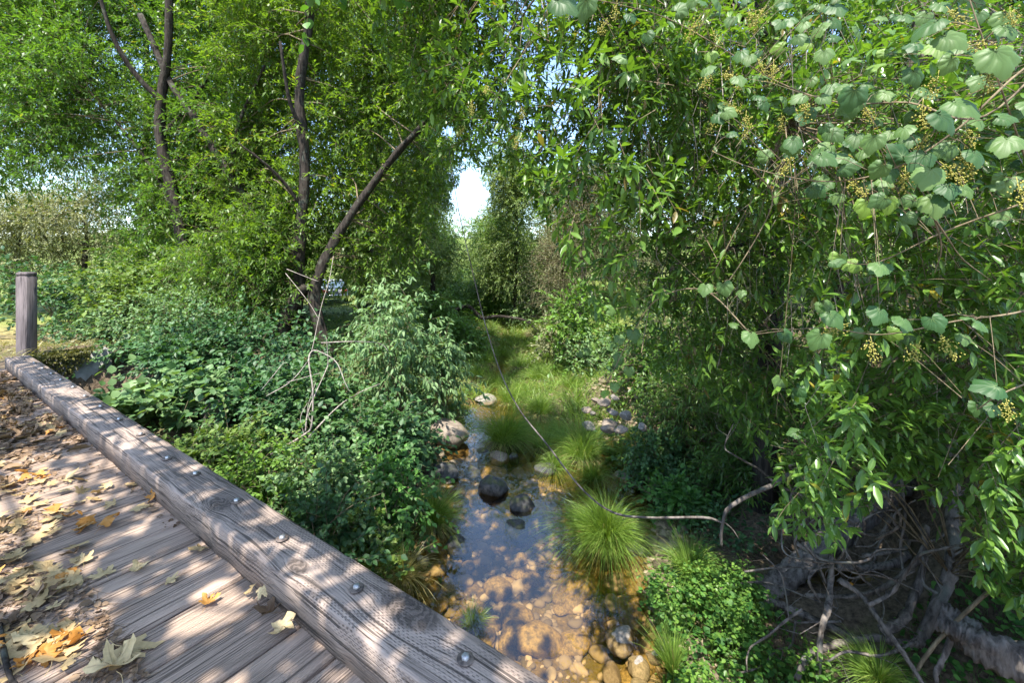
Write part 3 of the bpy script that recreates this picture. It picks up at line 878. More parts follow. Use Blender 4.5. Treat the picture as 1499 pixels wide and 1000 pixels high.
shrub('broad-leaved thimbleberry with pale leaves beside the far curb', 222, 575, 7.0, .62, PALE, L_RND, .13, 8, 16, 7, .3, 1.0, .2, .15, jit=.25)
shrub('pale thimbleberry, the right one of the pair by the tree stump', 268, 560, 6.6, .6, PALE, L_RND, .12, 8, 14, 7, .3, 1.0, .2, .15, jit=.25)
shrub('low dark plant tucked against the abutment wall', 206, 545, 8.3, .4, BRAMBLE, L_RND, .10, 8, 10, 7, .25, 1.0)
shrub('bush of hand-shaped leaves below the leaning trunks', 400, 490, 8.0, .9, BRAMBLE_B, L_OV, .10, 18, 20, 9, .35, 1.0, .3, .4)
shrub('dark leafy bush below the bush of hand-shaped leaves', 365, 560, 7.0, .8, BRAMBLE_B, L_OV, .075, 24, 22, 9, .3)
shrub('dark bush half under the bare forked branch', 470, 560, 7.0, .75, BRAMBLE, L_OV, .075, 24, 22, 9, .3)
shrub('low bramble covering the slope right of the abutment', 262, 520, 8.0, .7, BRAMBLE_B, L_OV, .07, 26, 24, 9, .3)
shrub('elder bush with drooping pale leaf fans left of the creek', 585, 455, 8.4, .85, PALE, L_ELD, .13, 16, 26, 9, .36, .9, .45, .55)
shrub('tall elder shoots with pale tips behind the elder bush', 545, 430, 9.6, .8, PALE, L_ELD, .13, 14, 20, 9, .36, .9, .45, .55)
shrub('pale elder spray hanging over the boulder by the water', 645, 500, 8.9, .55, PALE, L_ELD, .13, 12, 16, 9, .34, .9, .5, .6)
shrub('deep green bush between the elder and the grassy tussock', 545, 610, 6.6, .7, BRAMBLE, L_OV, .07, 26, 22, 9, .3)
shrub('dark low bush right beside the water under the elder', 600, 625, 7.2, .45, BRAMBLE, L_OV, .07, 18, 12, 8, .25)
shrub('small-leaved sunlit bramble beside the middle of the curb', 330, 640, 5.6, .6, BRAMBLE_Y, L_OV, .05, 28, 24, 10, .26)
shrub('tangled bramble with reddish twigs below the sunlit one', 395, 675, 5.0, .6, LIME, L_OV, .042, 22, 24, 10, .26)
shrub('round bright bramble under the bare branch', 470, 680, 4.9, .5, PALE, L_OV, .045, 26, 22, 10, .24)
shrub('dark bramble low by the curb below the bare branch', 470, 745, 4.3, .45, BRAMBLE_B, L_OV, .05, 24, 18, 9, .24)
shrub('dark green bush reaching down to the stream bank', 560, 690, 5.3, .5, CLOVER, L_OV, .055, 24, 18, 9, .25)
shrub('thin leafy sprig over the curb edge near the tussock', 530, 765, 4.5, .32, BRAMBLE_Y, L_OV, .045, 16, 12, 9, .22)

# far end of the channel
for a_ in (('bright bush closing the left side of the far channel', 668, 425, 24, 1.3, LIME), ('pale bush at the very end of the channel', 722, 432, 27, 1.5, FARLEAF), ('rounded bush at the right side of the far channel', 780, 430, 23, 1.1, PALE), ('bright low bush behind the elder, left of the channel', 640, 440, 18, 1.0, LIME), ('sunlit low bush left of the channel bend', 672, 480, 15, .7, LIME)):
    shrub(a_[0], a_[1], a_[2], a_[3], a_[4], a_[5], L_OV, .10, 26, 26, 9, .4)
# right bank understory
shrub('pale upright bush on the right bank at the bend', 845, 430, 12.0, .8, LIME, L_OV, .08, 22, 24, 9, .35)
shrub('dusty pale bush below the half-bare tree', 815, 480, 13.5, .6, DRYPALE, L_OV, .06, 22, 18, 9, .3)
shrub('light green bush above the sunlit gravel bar', 885, 500, 11.0, .7, PALE, L_OV, .06, 22, 18, 9, .3)
shrub('shady bush right of the sunlit gravel bar', 975, 470, 9.0, 1.0, BAY_D, L_OV, .07, 28, 28, 9, .35)
shrub('dark leafy bush hanging down to the right shore', 1010, 560, 7.3, .8, BAY_D, L_NAR, .10, 26, 26, 10, .35)
shrub('small-leaved green bush at the water under the dark one', 970, 640, 6.9, .5, BRAMBLE, L_OV, .05, 24, 20, 9, .25)
shrub('tall shaded bush behind the hanging bay boughs', 1080, 400, 8.0, 1.2, BAY_D, L_NAR, .11, 30, 30, 10, .4)
shrub('deep shaded bush in the hollow behind the roots', 1180, 470, 7.0, 1.1, BAY_D, L_NAR, .11, 28, 26, 10, .4)
shrub('added dark bush standing in for the shade of the bank hollow, behind the root tangle', 1330, 640, 4.9, .55, BAY_D, L_NAR, .09, 26, 22, 9, .3)  # bush added to make the bank hollow read dark
shrub('shaded bush low behind the log on the right', 1090, 650, 6.2, .6, BAY_D, L_NAR, .09, 24, 20, 9, .3)
shrub('glossy dark bush at the right edge behind the roots', 1420, 520, 6.5, 1.3, BAY_D, L_NAR, .11, 28, 30, 10, .4)

shrub('low leafy plant at the right shore beside the big tussock', 985, 740, 5.9, .35, CLOVER, L_OV, .06, 18, 14, 8, .22)
shrub('small pale plant on the right shore below the shady bushes', 960, 690, 6.9, .28, LIME, L_OV, .05, 16, 12, 8, .2)
shrub('leafy sprig growing out of the shallows left of the flat pale stone', 905, 660, 7.6, .22, LIME, L_OV, .05, 14, 10, 8, .2)
# ---------------------------------------------------------------- bay trees of the right bank
PB = [(985, 330), (1060, 215), (1150, 110), (1280, 40), (1499, 20), (1640, -40), (1640, 900), (1500, 905), (1425, 850), (1400, 750), (1300, 715), (1262, 770), (1225, 815), (1165, 790), (1095, 770), (1120, 690), (1150, 600), (1100, 545), (1000, 470)]
PC = [(690, -140), (1640, -140), (1640, 640), (1290, 650), (1120, 690), (1020, 560), (965, 560), (895, 500), (850, 440), (800, 330), (750, 260), (700, 245), (640, 235), (590, 130), (545, 60), (540, -140)]


def keep_b(P):
    px, py = proj(P); return (inpoly(px, py, PB) | (px > 1560) | (py < -40)) & sunlit(P)


def keep_c(P):
    px, py = proj(P); return (inpoly(px, py, PC) | (px > 1560) | (py < -100)) & keep_sky(P) & sunlit(P)


bay = dict(r=.26, ns=11, D0=np.array([-.12, -.3, -.1]), Lsp=.25, m=13, tpl=L_BAY, leaf=.088, ang=1.0, tip=.5, droop=.2, ldroop=.0, tw=.0022, keep=keep_b, out=.6, jit=.3)
bayc = dict(r=.42, ns=22, D0=np.array([-.12, -.25, -.08]), Lsp=.31, m=13, tpl=L_BAY, leaf=.096, ang=1.0, tip=.55, droop=.2, ldroop=.02, tw=.003, keep=keep_c, out=.6)


def strands(region, Yr, n, mat=DEADWOOD, name='hanging_twigs', kp=keep_c, ln=(.2, .8), r=.0028):
    def f(T, b):
        g = Geo(); S = in_region(n, region, Yr)
        L = rng.uniform(*ln, n)[:, None]
        D = unit(rng.normal(0, .28, (n, 3)) + np.array([0, 0, -1]))
        Mid = S + D * L * .5 + rng.normal(0, .05, (n, 3)); End = S + D * L + rng.normal(0, .06, (n, 3))
        k = kp(End) & kp(Mid)
        twigs(g, S[k] - b, Mid[k] - b, End[k] - b, rng.uniform(.5, 1.5, k.sum()) * r)
        g.build(name, mat, T)
    return f


B1 = W((1128, 420, 5.6), (1132, 330, 5.6), (1138, 220, 5.5), (1125, 60, 5.3), (1100, -200, 5))
tree('bay_tree', 'bay laurel whose drooping boughs curtain the right side of the creek, dark trunk behind', on_ground(1120, 5.6),
     [(np.vstack([on_ground(1120, 5.6, -.2), B1]), .14, .08), (W((1135, 300, 5.6), (1060, 190, 5), (960, 90, 4.4), (860, 0, 4.1), (760, -70, 4)), .06, .02), (W((1125, 60, 5.3), (1000, -60, 4.6), (860, -120, 4.4), (720, -130, 4.8), (600, -110, 5.3)), .06, .02), (W((1132, 340, 5.6), (1060, 365, 5.0), (985, 360, 4.6)), .03, .012)],
     [dict(bayc, C=in_region(84, [(690, -60), (1000, -60), (1120, 60), (1120, 440), (960, 540), (880, 480), (810, 320), (745, 225), (695, 170)], (3.5, 5.2)), limb=.012),
      dict(bayc, C=in_region(44, [(700, -60), (960, -60), (1080, 100), (1050, 420), (900, 430), (820, 320), (750, 215), (705, 150)], (2.5, 3.4)), limb=.008, r=.3, ns=12),
      dict(bayc, C=in_region(104, [(550, -140), (780, -140), (780, 235), (735, 240), (690, 225), (635, 210), (600, 110), (555, 50)], (4.4, 6.4)), limb=.01, ns=18, r=.45),
      dict(bayc, C=in_region(30, [(960, 300), (1120, 300), (1150, 600), (1060, 640), (980, 540)], (4.4, 6)), limb=.012)],
     leafmat=BAY_D, extra=strands([(750, -40), (1120, -40), (1120, 420), (940, 440), (820, 280)], (3.2, 5.2), 420))
B2 = W((1392, 600, 4.0), (1372, 480, 4.1), (1345, 330, 4.2), (1340, 150, 4.2), (1360, -150, 4.2))


def lichen(T, b):
    strands([(1130, 0), (1560, 0), (1560, 560), (1150, 560)], (2.2, 4.0), 300)(T, b)
    g = Geo(); n = 1500; tt = rng.random(n)
    P = W((1400, 525, 3.45), (1388, 590, 3.5), (1384, 640, 3.55)); Q = smooth_path(P, 12); q = Q[(tt * (len(Q) - 1)).astype(int)] + rng.normal(0, .022, (n, 3))
    place(g, tpl_far(.12), q - b, rng.normal(0, 1, (n, 3)) + np.array([0, 0, -.8]), rng.normal(0, 1, (n, 3)), rng.uniform(.012, .04, n), rng.random(n))
    g.build('lichen', DRYPALE, T)
    g = Geo(); tube(g, P - b, .02, .018, 7, 4, .3); g.build('snag', BARK_GREY, T)
    root_specs = [
        ([(1218, 815, 3.6), (1216, 856, 3.55), (1212, 890, 3.4), (1202, 925, 3.3), (1198, 1010, 3.2)], .022, .018),
        ([(1228, 850, 3.5), (1260, 872, 3.45), (1284, 904, 3.3), (1316, 948, 3.15), (1356, 1010, 3.0)], .022, .014),
        ([(1166, 995, 3.2), (1182, 962, 3.3), (1228, 944, 3.35), (1280, 934, 3.4), (1324, 944, 3.35), (1346, 938, 3.35)], .02, .03),
        ([(1180, 872, 3.8), (1240, 874, 3.7), (1284, 864, 3.6), (1326, 838, 3.5), (1350, 808, 3.5), (1356, 770, 3.55)], .016, .022),
        ([(1290, 926, 3.4), (1324, 908, 3.4), (1342, 862, 3.45), (1354, 815, 3.5)], .035, .024),
        ([(1226, 830, 3.9), (1268, 832, 3.9), (1304, 826, 3.9), (1330, 812, 4.0)], .035, .03),
        ([(1120, 876, 4.0), (1204, 914, 3.7), (1308, 966, 3.4), (1350, 1000, 3.2)], .03, .04),
        ([(1060, 858, 4.2), (1120, 853, 4.0), (1180, 874, 3.8), (1226, 892, 3.7)], .008, .006),
        ([(1090, 838, 4.1), (1150, 830, 3.95), (1190, 832, 3.85), (1216, 822, 3.8)], .008, .005),
        ([(1300, 735, 3.7), (1306, 712, 3.7), (1340, 715, 3.7), (1372, 722, 3.6), (1384, 740, 3.5)], .007, .005),
        ([(1320, 700, 3.6), (1325, 760, 3.6), (1318, 800, 3.6), (1325, 850, 3.5)], .01, .008),
        ([(1372, 870, 3.3), (1350, 850, 3.4), (1352, 790, 3.5), (1330, 745, 3.6), (1290, 690, 3.7)], .012, .007),
        ([(1405, 900, 3.1), (1385, 955, 3.1), (1370, 985, 3.05), (1375, 1010, 3.0)], .02, .012),
        ([(1345, 938, 3.35), (1290, 960, 3.2), (1240, 955, 3.2), (1210, 970, 3.15)], .012, .006)]
    rr_ = np.random.default_rng(77)
    for q in range(26):
        x0 = rr_.uniform(1150, 1390); y0 = rr_.uniform(720, 930); yy = rr_.uniform(3.2, 4.2); th_ = rr_.uniform(0, 6.28); P = [(x0, y0, yy)]
        for _ in range(5):
            th_ += rr_.normal(0, .75); st_ = rr_.uniform(22, 46); x0 += st_ * math.cos(th_); y0 += st_ * math.sin(th_) * .8; yy += rr_.normal(0, .1)
            P.append((x0, min(y0, 985), min(max(yy, 3.05), 4.4)))
        root_specs.append((P, rr_.uniform(.005, .015), rr_.uniform(.003, .006)))
    for P, r0, r1 in root_specs:
        g = Geo(); tube(g, W(*P) - b, r0, r1, 8, 6, .45); g.build('root', ROOTBARK, T, True)
    g = Geo()
    n = 90; RP_ = np.vstack([smooth_path(W(*P), 8) for P, _, _ in root_specs]); S = RP_[rng.integers(len(RP_), size=n)]; L = rng.uniform(.1, .4, (n, 1)); D = unit(rng.normal(0, 1, (n, 3)) + np.array([0, 0, -.5]))
    twigs(g, S - b, S + D * L * .5 + rng.normal(0, .04, (n, 3)) - b, S + D * L - b, rng.uniform(.0015, .005, n)); g.build('rootlets', ROOTBARK, T)


tree('bay_tree', 'bay laurel with bare tangled roots hanging over the bank, lower right', on_ground(1392, 3.8),
     [(np.vstack([W((1344, 945, 3.35), (1372, 890, 3.35), (1392, 830, 3.4), (1394, 760, 3.6)), B2]), .04, .06), (W((1392, 640, 3.9), (1420, 540, 3.6), (1480, 440, 3.3), (1600, 300, 3)), .04, .02), (W((1345, 330, 4.2), (1260, 220, 3.6), (1150, 180, 3.2)), .03, .015), (W((1340, 200, 4.2), (1420, 60, 3.6), (1520, -60, 3.2)), .04, .02)],
     [dict(bay, C=in_region(125, PB[:11] + [(1300, 650), (1165, 640), (1100, 545), (1000, 470)], (2.1, 3.3)), limb=.006),
      dict(bay, C=in_region(52, [(1130, 520), (1290, 560), (1330, 735), (1225, 800), (1160, 780), (1100, 770), (1125, 680)], (2.5, 3.2)), limb=.006, r=.16, ns=7, leaf=.085),
      dict(bay, C=in_region(34, [(1405, 580), (1620, 600), (1620, 880), (1480, 870), (1430, 820)], (2.2, 3.0)), limb=.006, r=.2, ns=6),
      dict(bayc, C=in_region(60, [(1100, -60), (1600, -60), (1600, 560), (1300, 600), (1150, 560)], (3.4, 5)), limb=.012),
      ], leafmat=BAY, bark=ROOTBARK, extra=lichen)

# ---------------------------------------------------------------- wild grape vine, upper right
def vine():
    leaves = []
    for (ox, oy, sc), lst in (
        ((900, 0, 2.5), [(245, 30, 80), (365, 50, 50), (620, 20, 50), (640, 75, 70), (600, 175, 60), (690, 165, 70), (490, 215, 70), (530, 355, 60), (340, 265, 60), (1150, 95, 100), (1200, 20, 70), (1090, 170, 90), (1230, 140, 100), (1410, 215, 150), (1440, 110, 90), (1220, 240, 100), (1100, 280, 90), (1330, 300, 80), (1160, 350, 80), (1270, 385, 110), (870, 350, 90), (790, 320, 80), (670, 360, 80), (1000, 350, 80), (930, 310, 60), (720, 300, 60), (590, 365, 50), (640, 400, 50), (720, 420, 70), (690, 430, 60), (850, 405, 80), (800, 490, 70), (885, 505, 70), (870, 380, 80), (1060, 480, 90), (1210, 440, 120), (1320, 440, 80), (1440, 430, 100), (1430, 525, 110), (1080, 510, 70), (1210, 545, 80), (1120, 580, 90), (1040, 560, 80), (960, 630, 100), (850, 610, 80), (780, 580, 100), (640, 570, 60), (550, 570, 60), (600, 640, 50), (730, 600, 60), (775, 680, 60), (985, 685, 50), (1150, 640, 100), (1220, 690, 90), (1290, 700, 80), (1180, 730, 80), (1380, 680, 70), (1440, 660, 60), (1470, 700, 60), (820, 955, 80), (880, 970, 60), (970, 975, 80), (1480, 600, 60), (1130, 60, 60), (120, 130, 50), (60, 60, 60), (20, 210, 70), (-110, 20, 90), (-190, 10, 110)]),
        ((1150, 300, 2.94), [(225, 240, 90), (290, 260, 70), (405, 275, 110), (435, 345, 70), (205, 485, 85), (400, 475, 110), (170, 440, 70), (140, 575, 90), (310, 555, 75), (380, 550, 70), (510, 510, 100), (465, 560, 80), (520, 570, 70), (650, 515, 120), (830, 510, 120), (770, 580, 80), (880, 785, 110), (825, 880, 80), (895, 880, 80), (1010, 810, 50), (60, 830, 60), (40, 980, 60)]),
        ((900, 280, 3.333), [(440, 475, 80), (535, 470, 80), (615, 500, 70), (580, 650, 60), (665, 715, 90), (840, 710, 90), (800, 930, 70), (900, 975, 70)]),
        ((640, 340, 3.333), [(855, 380, 80), (950, 330, 70), (960, 500, 70), (890, 520, 60), (850, 555, 60), (765, 555, 50), (735, 580, 45), (695, 600, 45), (890, 615, 60), (935, 680, 60), (845, 660, 50), (870, 655, 50), (815, 790, 60), (865, 755, 60), (980, 540, 60)])):
        leaves += [(ox + x / sc, oy + y / sc, w / sc) for x, y, w in lst]
    Lc = []
    for px, py, w in leaves:
        Y = float(np.clip(.088 * F / w, 1.3, 3.3)) * rng.uniform(.95, 1.05); Lc.append((*at(px, py, Y), w / F * Y))
    Lc = np.array(Lc)
    # more of the same vine beyond and above the picture's edge
    ex = in_region(46, [(1510, -60), (1800, -60), (1800, 700), (1510, 500)], (1.4, 2.2)); ey = in_region(30, [(900, -40), (1560, -40), (1560, -160), (900, -160)], (1.5, 2.4))
    back = in_region(135, [(1010, 0), (1499, -10), (1520, 330), (1280, 320), (1060, 215)], (1.55, 2.5))
    Lc = np.vstack([Lc] + [np.c_[e, rng.uniform(.06, .1, len(e))] for e in (ex, ey, back)])
    b = np.array([2.6, 3.0, gz(2.6, 3.0)])
    T = empty('grape_vine', b, 'wild grape vine with broad blue-green leaves and yellow flower clusters over the bay boughs', 'vine')
    stems = [W((1640, 700, 2.6), (1560, 420, 2.0), (1490, 200, 1.65), (1440, 60, 1.55), (1400, -60, 1.6)), W((1620, 20, 1.7), (1499, 100, 1.55), (1400, 190, 1.6), (1300, 250, 1.7), (1200, 265, 1.9), (1100, 245, 2.2), (1040, 220, 2.4)),
             W((1560, 60, 1.8), (1440, 170, 1.6), (1330, 150, 1.75), (1230, 150, 1.9), (1140, 120, 2.1), (1040, 60, 2.2), (960, 20, 2.3), (830, -10, 2.0)), W((1600, 420, 2.0), (1500, 455, 1.7), (1400, 470, 1.8), (1290, 490, 2.0), (1200, 480, 2.1), (1100, 490, 2.4)),
             W((1560, 540, 1.9), (1470, 575, 1.9), (1430, 600, 2.0)), W((1490, 300, 1.8), (1380, 340, 2.0), (1280, 385, 2.1), (1220, 380, 2.2)), W((1100, 490, 2.4), (1030, 425, 2.5), (960, 440, 2.7), (920, 500, 2.8), (890, 560, 2.9)), W((1100, 245, 2.2), (1130, 300, 2.3), (1060, 420, 2.4), (1030, 425, 2.5)),
             W((1355, 300, 1.9), (1385, 345, 1.9), (1410, 380, 1.95), (1450, 410, 2.0)), W((1362, 302, 1.9), (1378, 360, 1.95), (1368, 400, 2.0))]
    gs = Geo(); pts = []
    tube(gs, np.vstack([b - [0, 0, .1], b + [.4, .1, .5], stems[0][:1]]) - b, .014, .01, 7, 6)
    for s in stems: tube(gs, s - b, .0042, .002, 6, 6, .2); pts.append(smooth_path(s, 8))
    pts = np.vstack(pts)
    gl = Geo(); n = len(Lc); P = Lc[:, :3]; sz = Lc[:, 3]
    nn = unit(np.array([-.35, -.80, .45]) + rng.normal(0, .30, (n, 3)))
    D = unit(np.array([-.1, -.25, -.65]) + rng.normal(0, .55, (n, 3))); D = unit(D - nn * (D * nn).sum(1, keepdims=True))
    ls_ = sz * rng.uniform(.68, 1.05, n); va_ = np.clip(rng.beta(2, 2, n) + (rng.random(n) < .07) * .6, 0, 1); F_ = P - D * (sz * .36)[:, None] - b
    for q_, tp in enumerate((tpl_grape(1, 0), tpl_grape(1.9, .35), tpl_grape(-1.0, -.3), tpl_grape(2.6, -.5), tpl_grape(.5, .6))):
        k_ = np.arange(n) % 5 == q_
        place(gl, tp, F_[k_], D[k_], nn[k_], ls_[k_], va_[k_])
    foot = P - D * (sz * .25)[:, None]
    near = np.array([pts[np.argmin(((pts - f) ** 2).sum(1))] for f in foot])
    d = foot - near; ln = np.linalg.norm(d, axis=1, keepdims=True); st = foot - d / np.maximum(ln, 1e-6) * np.minimum(ln, .45)
    twigs(gs, st - b, (st + foot) / 2 + np.array([0, 0, .012]) - b, foot - b, .0018)
    gs.build('stem', TWIG, T); gl.build('leaves', GRAPE, T, True)
    # flower clusters
    fl = []
    for (ox, oy, sc), lst in (((900, 0, 2.5), [(1230, 60), (1300, 180), (1180, 305), (1370, 290), (920, 420), (610, 450), (480, 450), (440, 310), (400, 290), (580, 260), (360, 140), (1290, 500), (1270, 590), (1140, 520), (1060, 650), (860, 690), (1210, 630), (1480, 700), (1450, 60), (700, 400), (640, 600), (350, 300), (530, 250), (495, 70), (410, 400), (1130, 410), (380, 450), (540, 60), (300, 100)]),
                              ((1150, 300, 2.94), [(370, 620), (570, 630), (680, 600), (950, 880), (245, 545)]), ((450, 0, 2.5), [(920, 60), (1090, 100), (660, 340), (600, 400), (570, 490), (920, 290), (785, 420), (770, 520), (1130, 40)])):
        fl += [(ox + x / sc, oy + y / sc) for x, y in lst]
    octv = np.array([[1, 0, 0], [0, 1, 0], [-1, 0, 0], [0, -1, 0], [0, 0, 1], [0, 0, -1.]]); octt = np.array([[0, 1, 4], [1, 2, 4], [2, 3, 4], [3, 0, 4], [1, 0, 5], [2, 1, 5], [3, 2, 5], [0, 3, 5]])
    protos = []
    for k in range(5):
        g = Geo(); n = 80; L = .075; tt = rng.random(n)
        c = np.stack([np.zeros(n), np.zeros(n), -tt * L], 1) + rng.normal(0, 1, (n, 3)) * (.006 + .009 * np.sin(np.pi * np.clip(tt * .9 + .08, 0, 1)))[:, None]
        r = rng.uniform(.0025, .0045, n)
        V = c[:, None] + octv[None] * r[:, None, None]
        g.add(V.reshape(-1, 3), (octt[None] + np.arange(n)[:, None, None] * 6).reshape(-1, 3), np.repeat(rng.random(n), 6))
        tube(g, [[0, 0, .03], [.004, 0, -.02], [0, 0, -L]], .0012, .0008, 4, 3)
        protos.append(g.mesh('flower_cluster', FLOWER))
    for k, (px, py) in enumerate(fl):
        q = at(px, py - 8, 1.55 + .85 * float(np.clip((1400 - px) / 500, 0, 1.4)) + rng.uniform(-.05, .1))
        o = bpy.data.objects.new('flower_cluster', protos[k % 5]); COL.objects.link(o); o.parent = T; o.location = q - b
        s = rng.uniform(.75, 1.2); o.scale = (s, s, s); o.rotation_euler = (rng.normal(0, .35), rng.normal(0, .35), rng.random() * 6)


vine()


# ---------------------------------------------------------------- bare branches, logs, stump
def branch(name, label, cat, paths, mat, origin=None, n=7, rough=.2, sub=6):
    b = np.asarray(origin if origin is not None else paths[0][0][0])
    g = Geo()
    for P, r0, r1 in paths: tube(g, np.asarray(P) - b, r0, r1, n, sub, rough)
    return tag(g.build(name, mat, None, True, None), label, cat), b


def put(ob):
    o, b = ob; o.location = b; return o


put(branch('hanging_vine_stem', 'long bare stem sagging from the canopy down across the creek to the right bank', 'vine', [
    (W((652, 150, 5.05), (656, 195, 5.0), (660, 240, 4.9), (672, 310, 4.8), (690, 390, 4.7), (712, 480, 4.6), (735, 550, 4.5), (762, 602, 4.4), (800, 650, 4.3), (850, 714, 4.2), (896, 750, 4.1), (950, 758, 4.0), (1030, 758, 3.9), (1058, 766, 3.85)), .0022, .0115),
    (W((1056, 800, 3.9), (1056, 780, 3.87), (1059, 762, 3.85), (1066, 745, 3.85), (1092, 728, 3.9), (1140, 706, 4.0), (1180, 680, 4.1), (1230, 660, 4.2)), .012, .024), (W((1059, 764, 3.85), (1072, 775, 3.85), (1082, 790, 3.85)), .007, .003)], BARK_GREY))
put(branch('bare_branch', 'pale leafless forked branch lying over the brambles left of the creek', 'branch', [
    (W((330, 700, 5.6), (350, 689, 5.6), (398, 665, 5.7), (446, 636, 5.8), (456, 622, 5.8), (458, 572, 5.9), (452, 530, 6.0), (456, 515, 6.1), (468, 515, 6.1), (492, 530, 6.1), (505, 560, 6.0), (512, 574, 6.0)), .016, .0045),
    (W((452, 640, 5.8), (490, 600, 6.0), (520, 578, 6.2), (556, 562, 6.4)), .011, .004), (W((447, 632, 5.8), (452, 600, 5.9), (476, 545, 6.1), (480, 530, 6.2), (478, 494, 6.2)), .010, .004),
    (W((390, 580, 5.9), (424, 560, 6.0), (446, 535, 6.1), (456, 515, 6.1), (470, 450, 6.4), (482, 410, 6.6), (488, 375, 6.8)), .006, .004), (W((382, 572, 6), (400, 550, 6), (414, 533, 6.1), (420, 531, 6.1)), .006, .003),
    (W((470, 502, 6.3), (520, 500, 6.4), (556, 503, 6.5), (568, 514, 6.5)), .008, .003), (W((420, 394, 7), (440, 402, 6.9), (466, 412, 6.8)), .006, .003), (W((418, 400, 7), (450, 440, 6.8), (466, 466, 6.6)), .005, .003),
    (W((420, 560, 6.0), (448, 552, 6), (470, 546, 6.1)), .005, .003), (W((350, 690, 5.6), (390, 690, 5.5), (430, 700, 5.5)), .005, .003), (W((446, 640, 5.8), (440, 612, 5.8), (450, 590, 5.9)), .006, .003), (W((456, 620, 5.8), (450, 600, 5.8), (462, 560, 5.9)), .007, .003)], DEADWOOD))
put(branch('bare_branch', 'dry reddish twig arching over the bramble beside the curb', 'branch', [
    (W((470, 780, 4.3), (490, 760, 4.3), (520, 738, 4.4), (560, 722, 4.5)), .006, .003), (W((490, 760, 4.3), (505, 725, 4.4), (530, 700, 4.5)), .004, .002), (W((380, 660, 5.2), (420, 650, 5.2), (455, 640, 5.3)), .004, .002)], TWIG))
put(branch('bent_bough', 'dark bent bough reaching over the grass at the far end of the creek', 'branch', [
    (W((650, 462, 20), (665, 455, 20), (685, 448, 20), (705, 465, 20), (730, 463, 20), (770, 470, 20), (790, 490, 20)), .11, .05), (W((665, 455, 20), (678, 470, 20), (686, 478, 20)), .05, .03)], BARK))


def log(name, label, P, r0, r1, mat, cat='log'):
    P = np.asarray(P); b = P[0]; g = Geo(); tube(g, P - b, r0, r1, 18, 14, .3); o = g.build(name, mat, None, True); o.location = b; return tag(o, label, cat)


log('fallen_log', 'thick weathered grey log lying at the lower right corner beneath the roots', W((1375, 905, 3.15), (1410, 925, 3.05), (1450, 950, 2.95), (1560, 990, 2.8), (1700, 1010, 2.7)), .09, .13, BARK_GREY)
log('fallen_log', 'broad grey log slanting up the bank behind the hanging bay leaves', W((1112, 872, 4.2), (1150, 850, 4.25), (1220, 790, 4.4), (1300, 715, 4.7), (1360, 660, 5.0)), .09, .14, BARK_GREY)
log('fallen_log', 'short pale log end on the dark bank, right edge above the roots', W((1430, 800, 4.2), (1460, 760, 4.3), (1510, 735, 4.4), (1580, 720, 4.6)), .12, .17, BARK_GREY)
sp = at(310, 618, 6.6); sz_ = gz(sp[0], sp[1])
g = Geo(); tube(g, [[0, 0, -.2], [.01, 0, .1], [0, .01, at(310, 588, 6.6)[2] - sz_]], .13, .10, 14, 6, .2)
S = g.build('tree_stump', BARK_GREY, None); S.location = (sp[0], sp[1], sz_); tag(S, 'short brown stump standing among the thimbleberry leaves', 'stump')


# ---------------------------------------------------------------- stones
def ico(sub):
    import bmesh
    bm = bmesh.new(); bmesh.ops.create_icosphere(bm, subdivisions=sub, radius=1.0)
    V = np.array([v.co[:] for v in bm.verts]); Tt = np.array([[v.index for v in f.verts] for f in bm.faces]); bm.free(); return V, Tt


IV, IT = ico(4); IV3, IT3 = ico(3)


def rock_mesh(seed, mat, flat=.62, ang=.25, lo=False, name='rock'):
    r = np.random.default_rng(seed); V, Tt = (IV3, IT3) if lo else (IV, IT)
    d = np.ones(len(V))
    for _ in range(9):      # chop with planes for a broken, waterworn block
        nrm = unit(r.normal(0, 1, 3)); h = r.uniform(.62, .95); q = V @ nrm
        d = np.minimum(d, np.where(q > 1e-3, h / np.maximum(q, 1e-3), 9) * (1 - ang) + ang * np.minimum(1, h + .25))
    d = np.minimum(d, 1.05)
    for s, k in ((2.3, .07), (5.1, .03)):
        p = r.uniform(0, 9, 3); d = d + k * np.sin(V[:, 0] * s + p[0]) * np.sin(V[:, 1] * s + p[1] + V[:, 2] * s * .7) * 1.4
    P = V * d[:, None] * np.array([1, r.uniform(.7, .95), flat])
    g = Geo(); g.add(P, Tt); return g.mesh(name, mat, True)


def rock(label, px, py, w, mesh, name='rock', zoff=.25, hk=1.0, group=None, z=None):
    Yg = (EYE - (z if z is not None else WATER)) * F / (py - HY); s = w / F * Yg * .58
    p = at(px, py, Yg); o = bpy.data.objects.new(name, mesh); COL.objects.link(o)
    zz = max(gz(p[0], p[1] + s * .5), WATER - .12) if z is None else z
    o.location = (p[0], p[1] + s * .55, zz + s * zoff); o.scale = (s, s, s * hk); o.rotation_euler = (rng.normal(0, .12), rng.normal(0, .12), rng.random() * 6.3)
    return tag(o, label, 'rock', group)


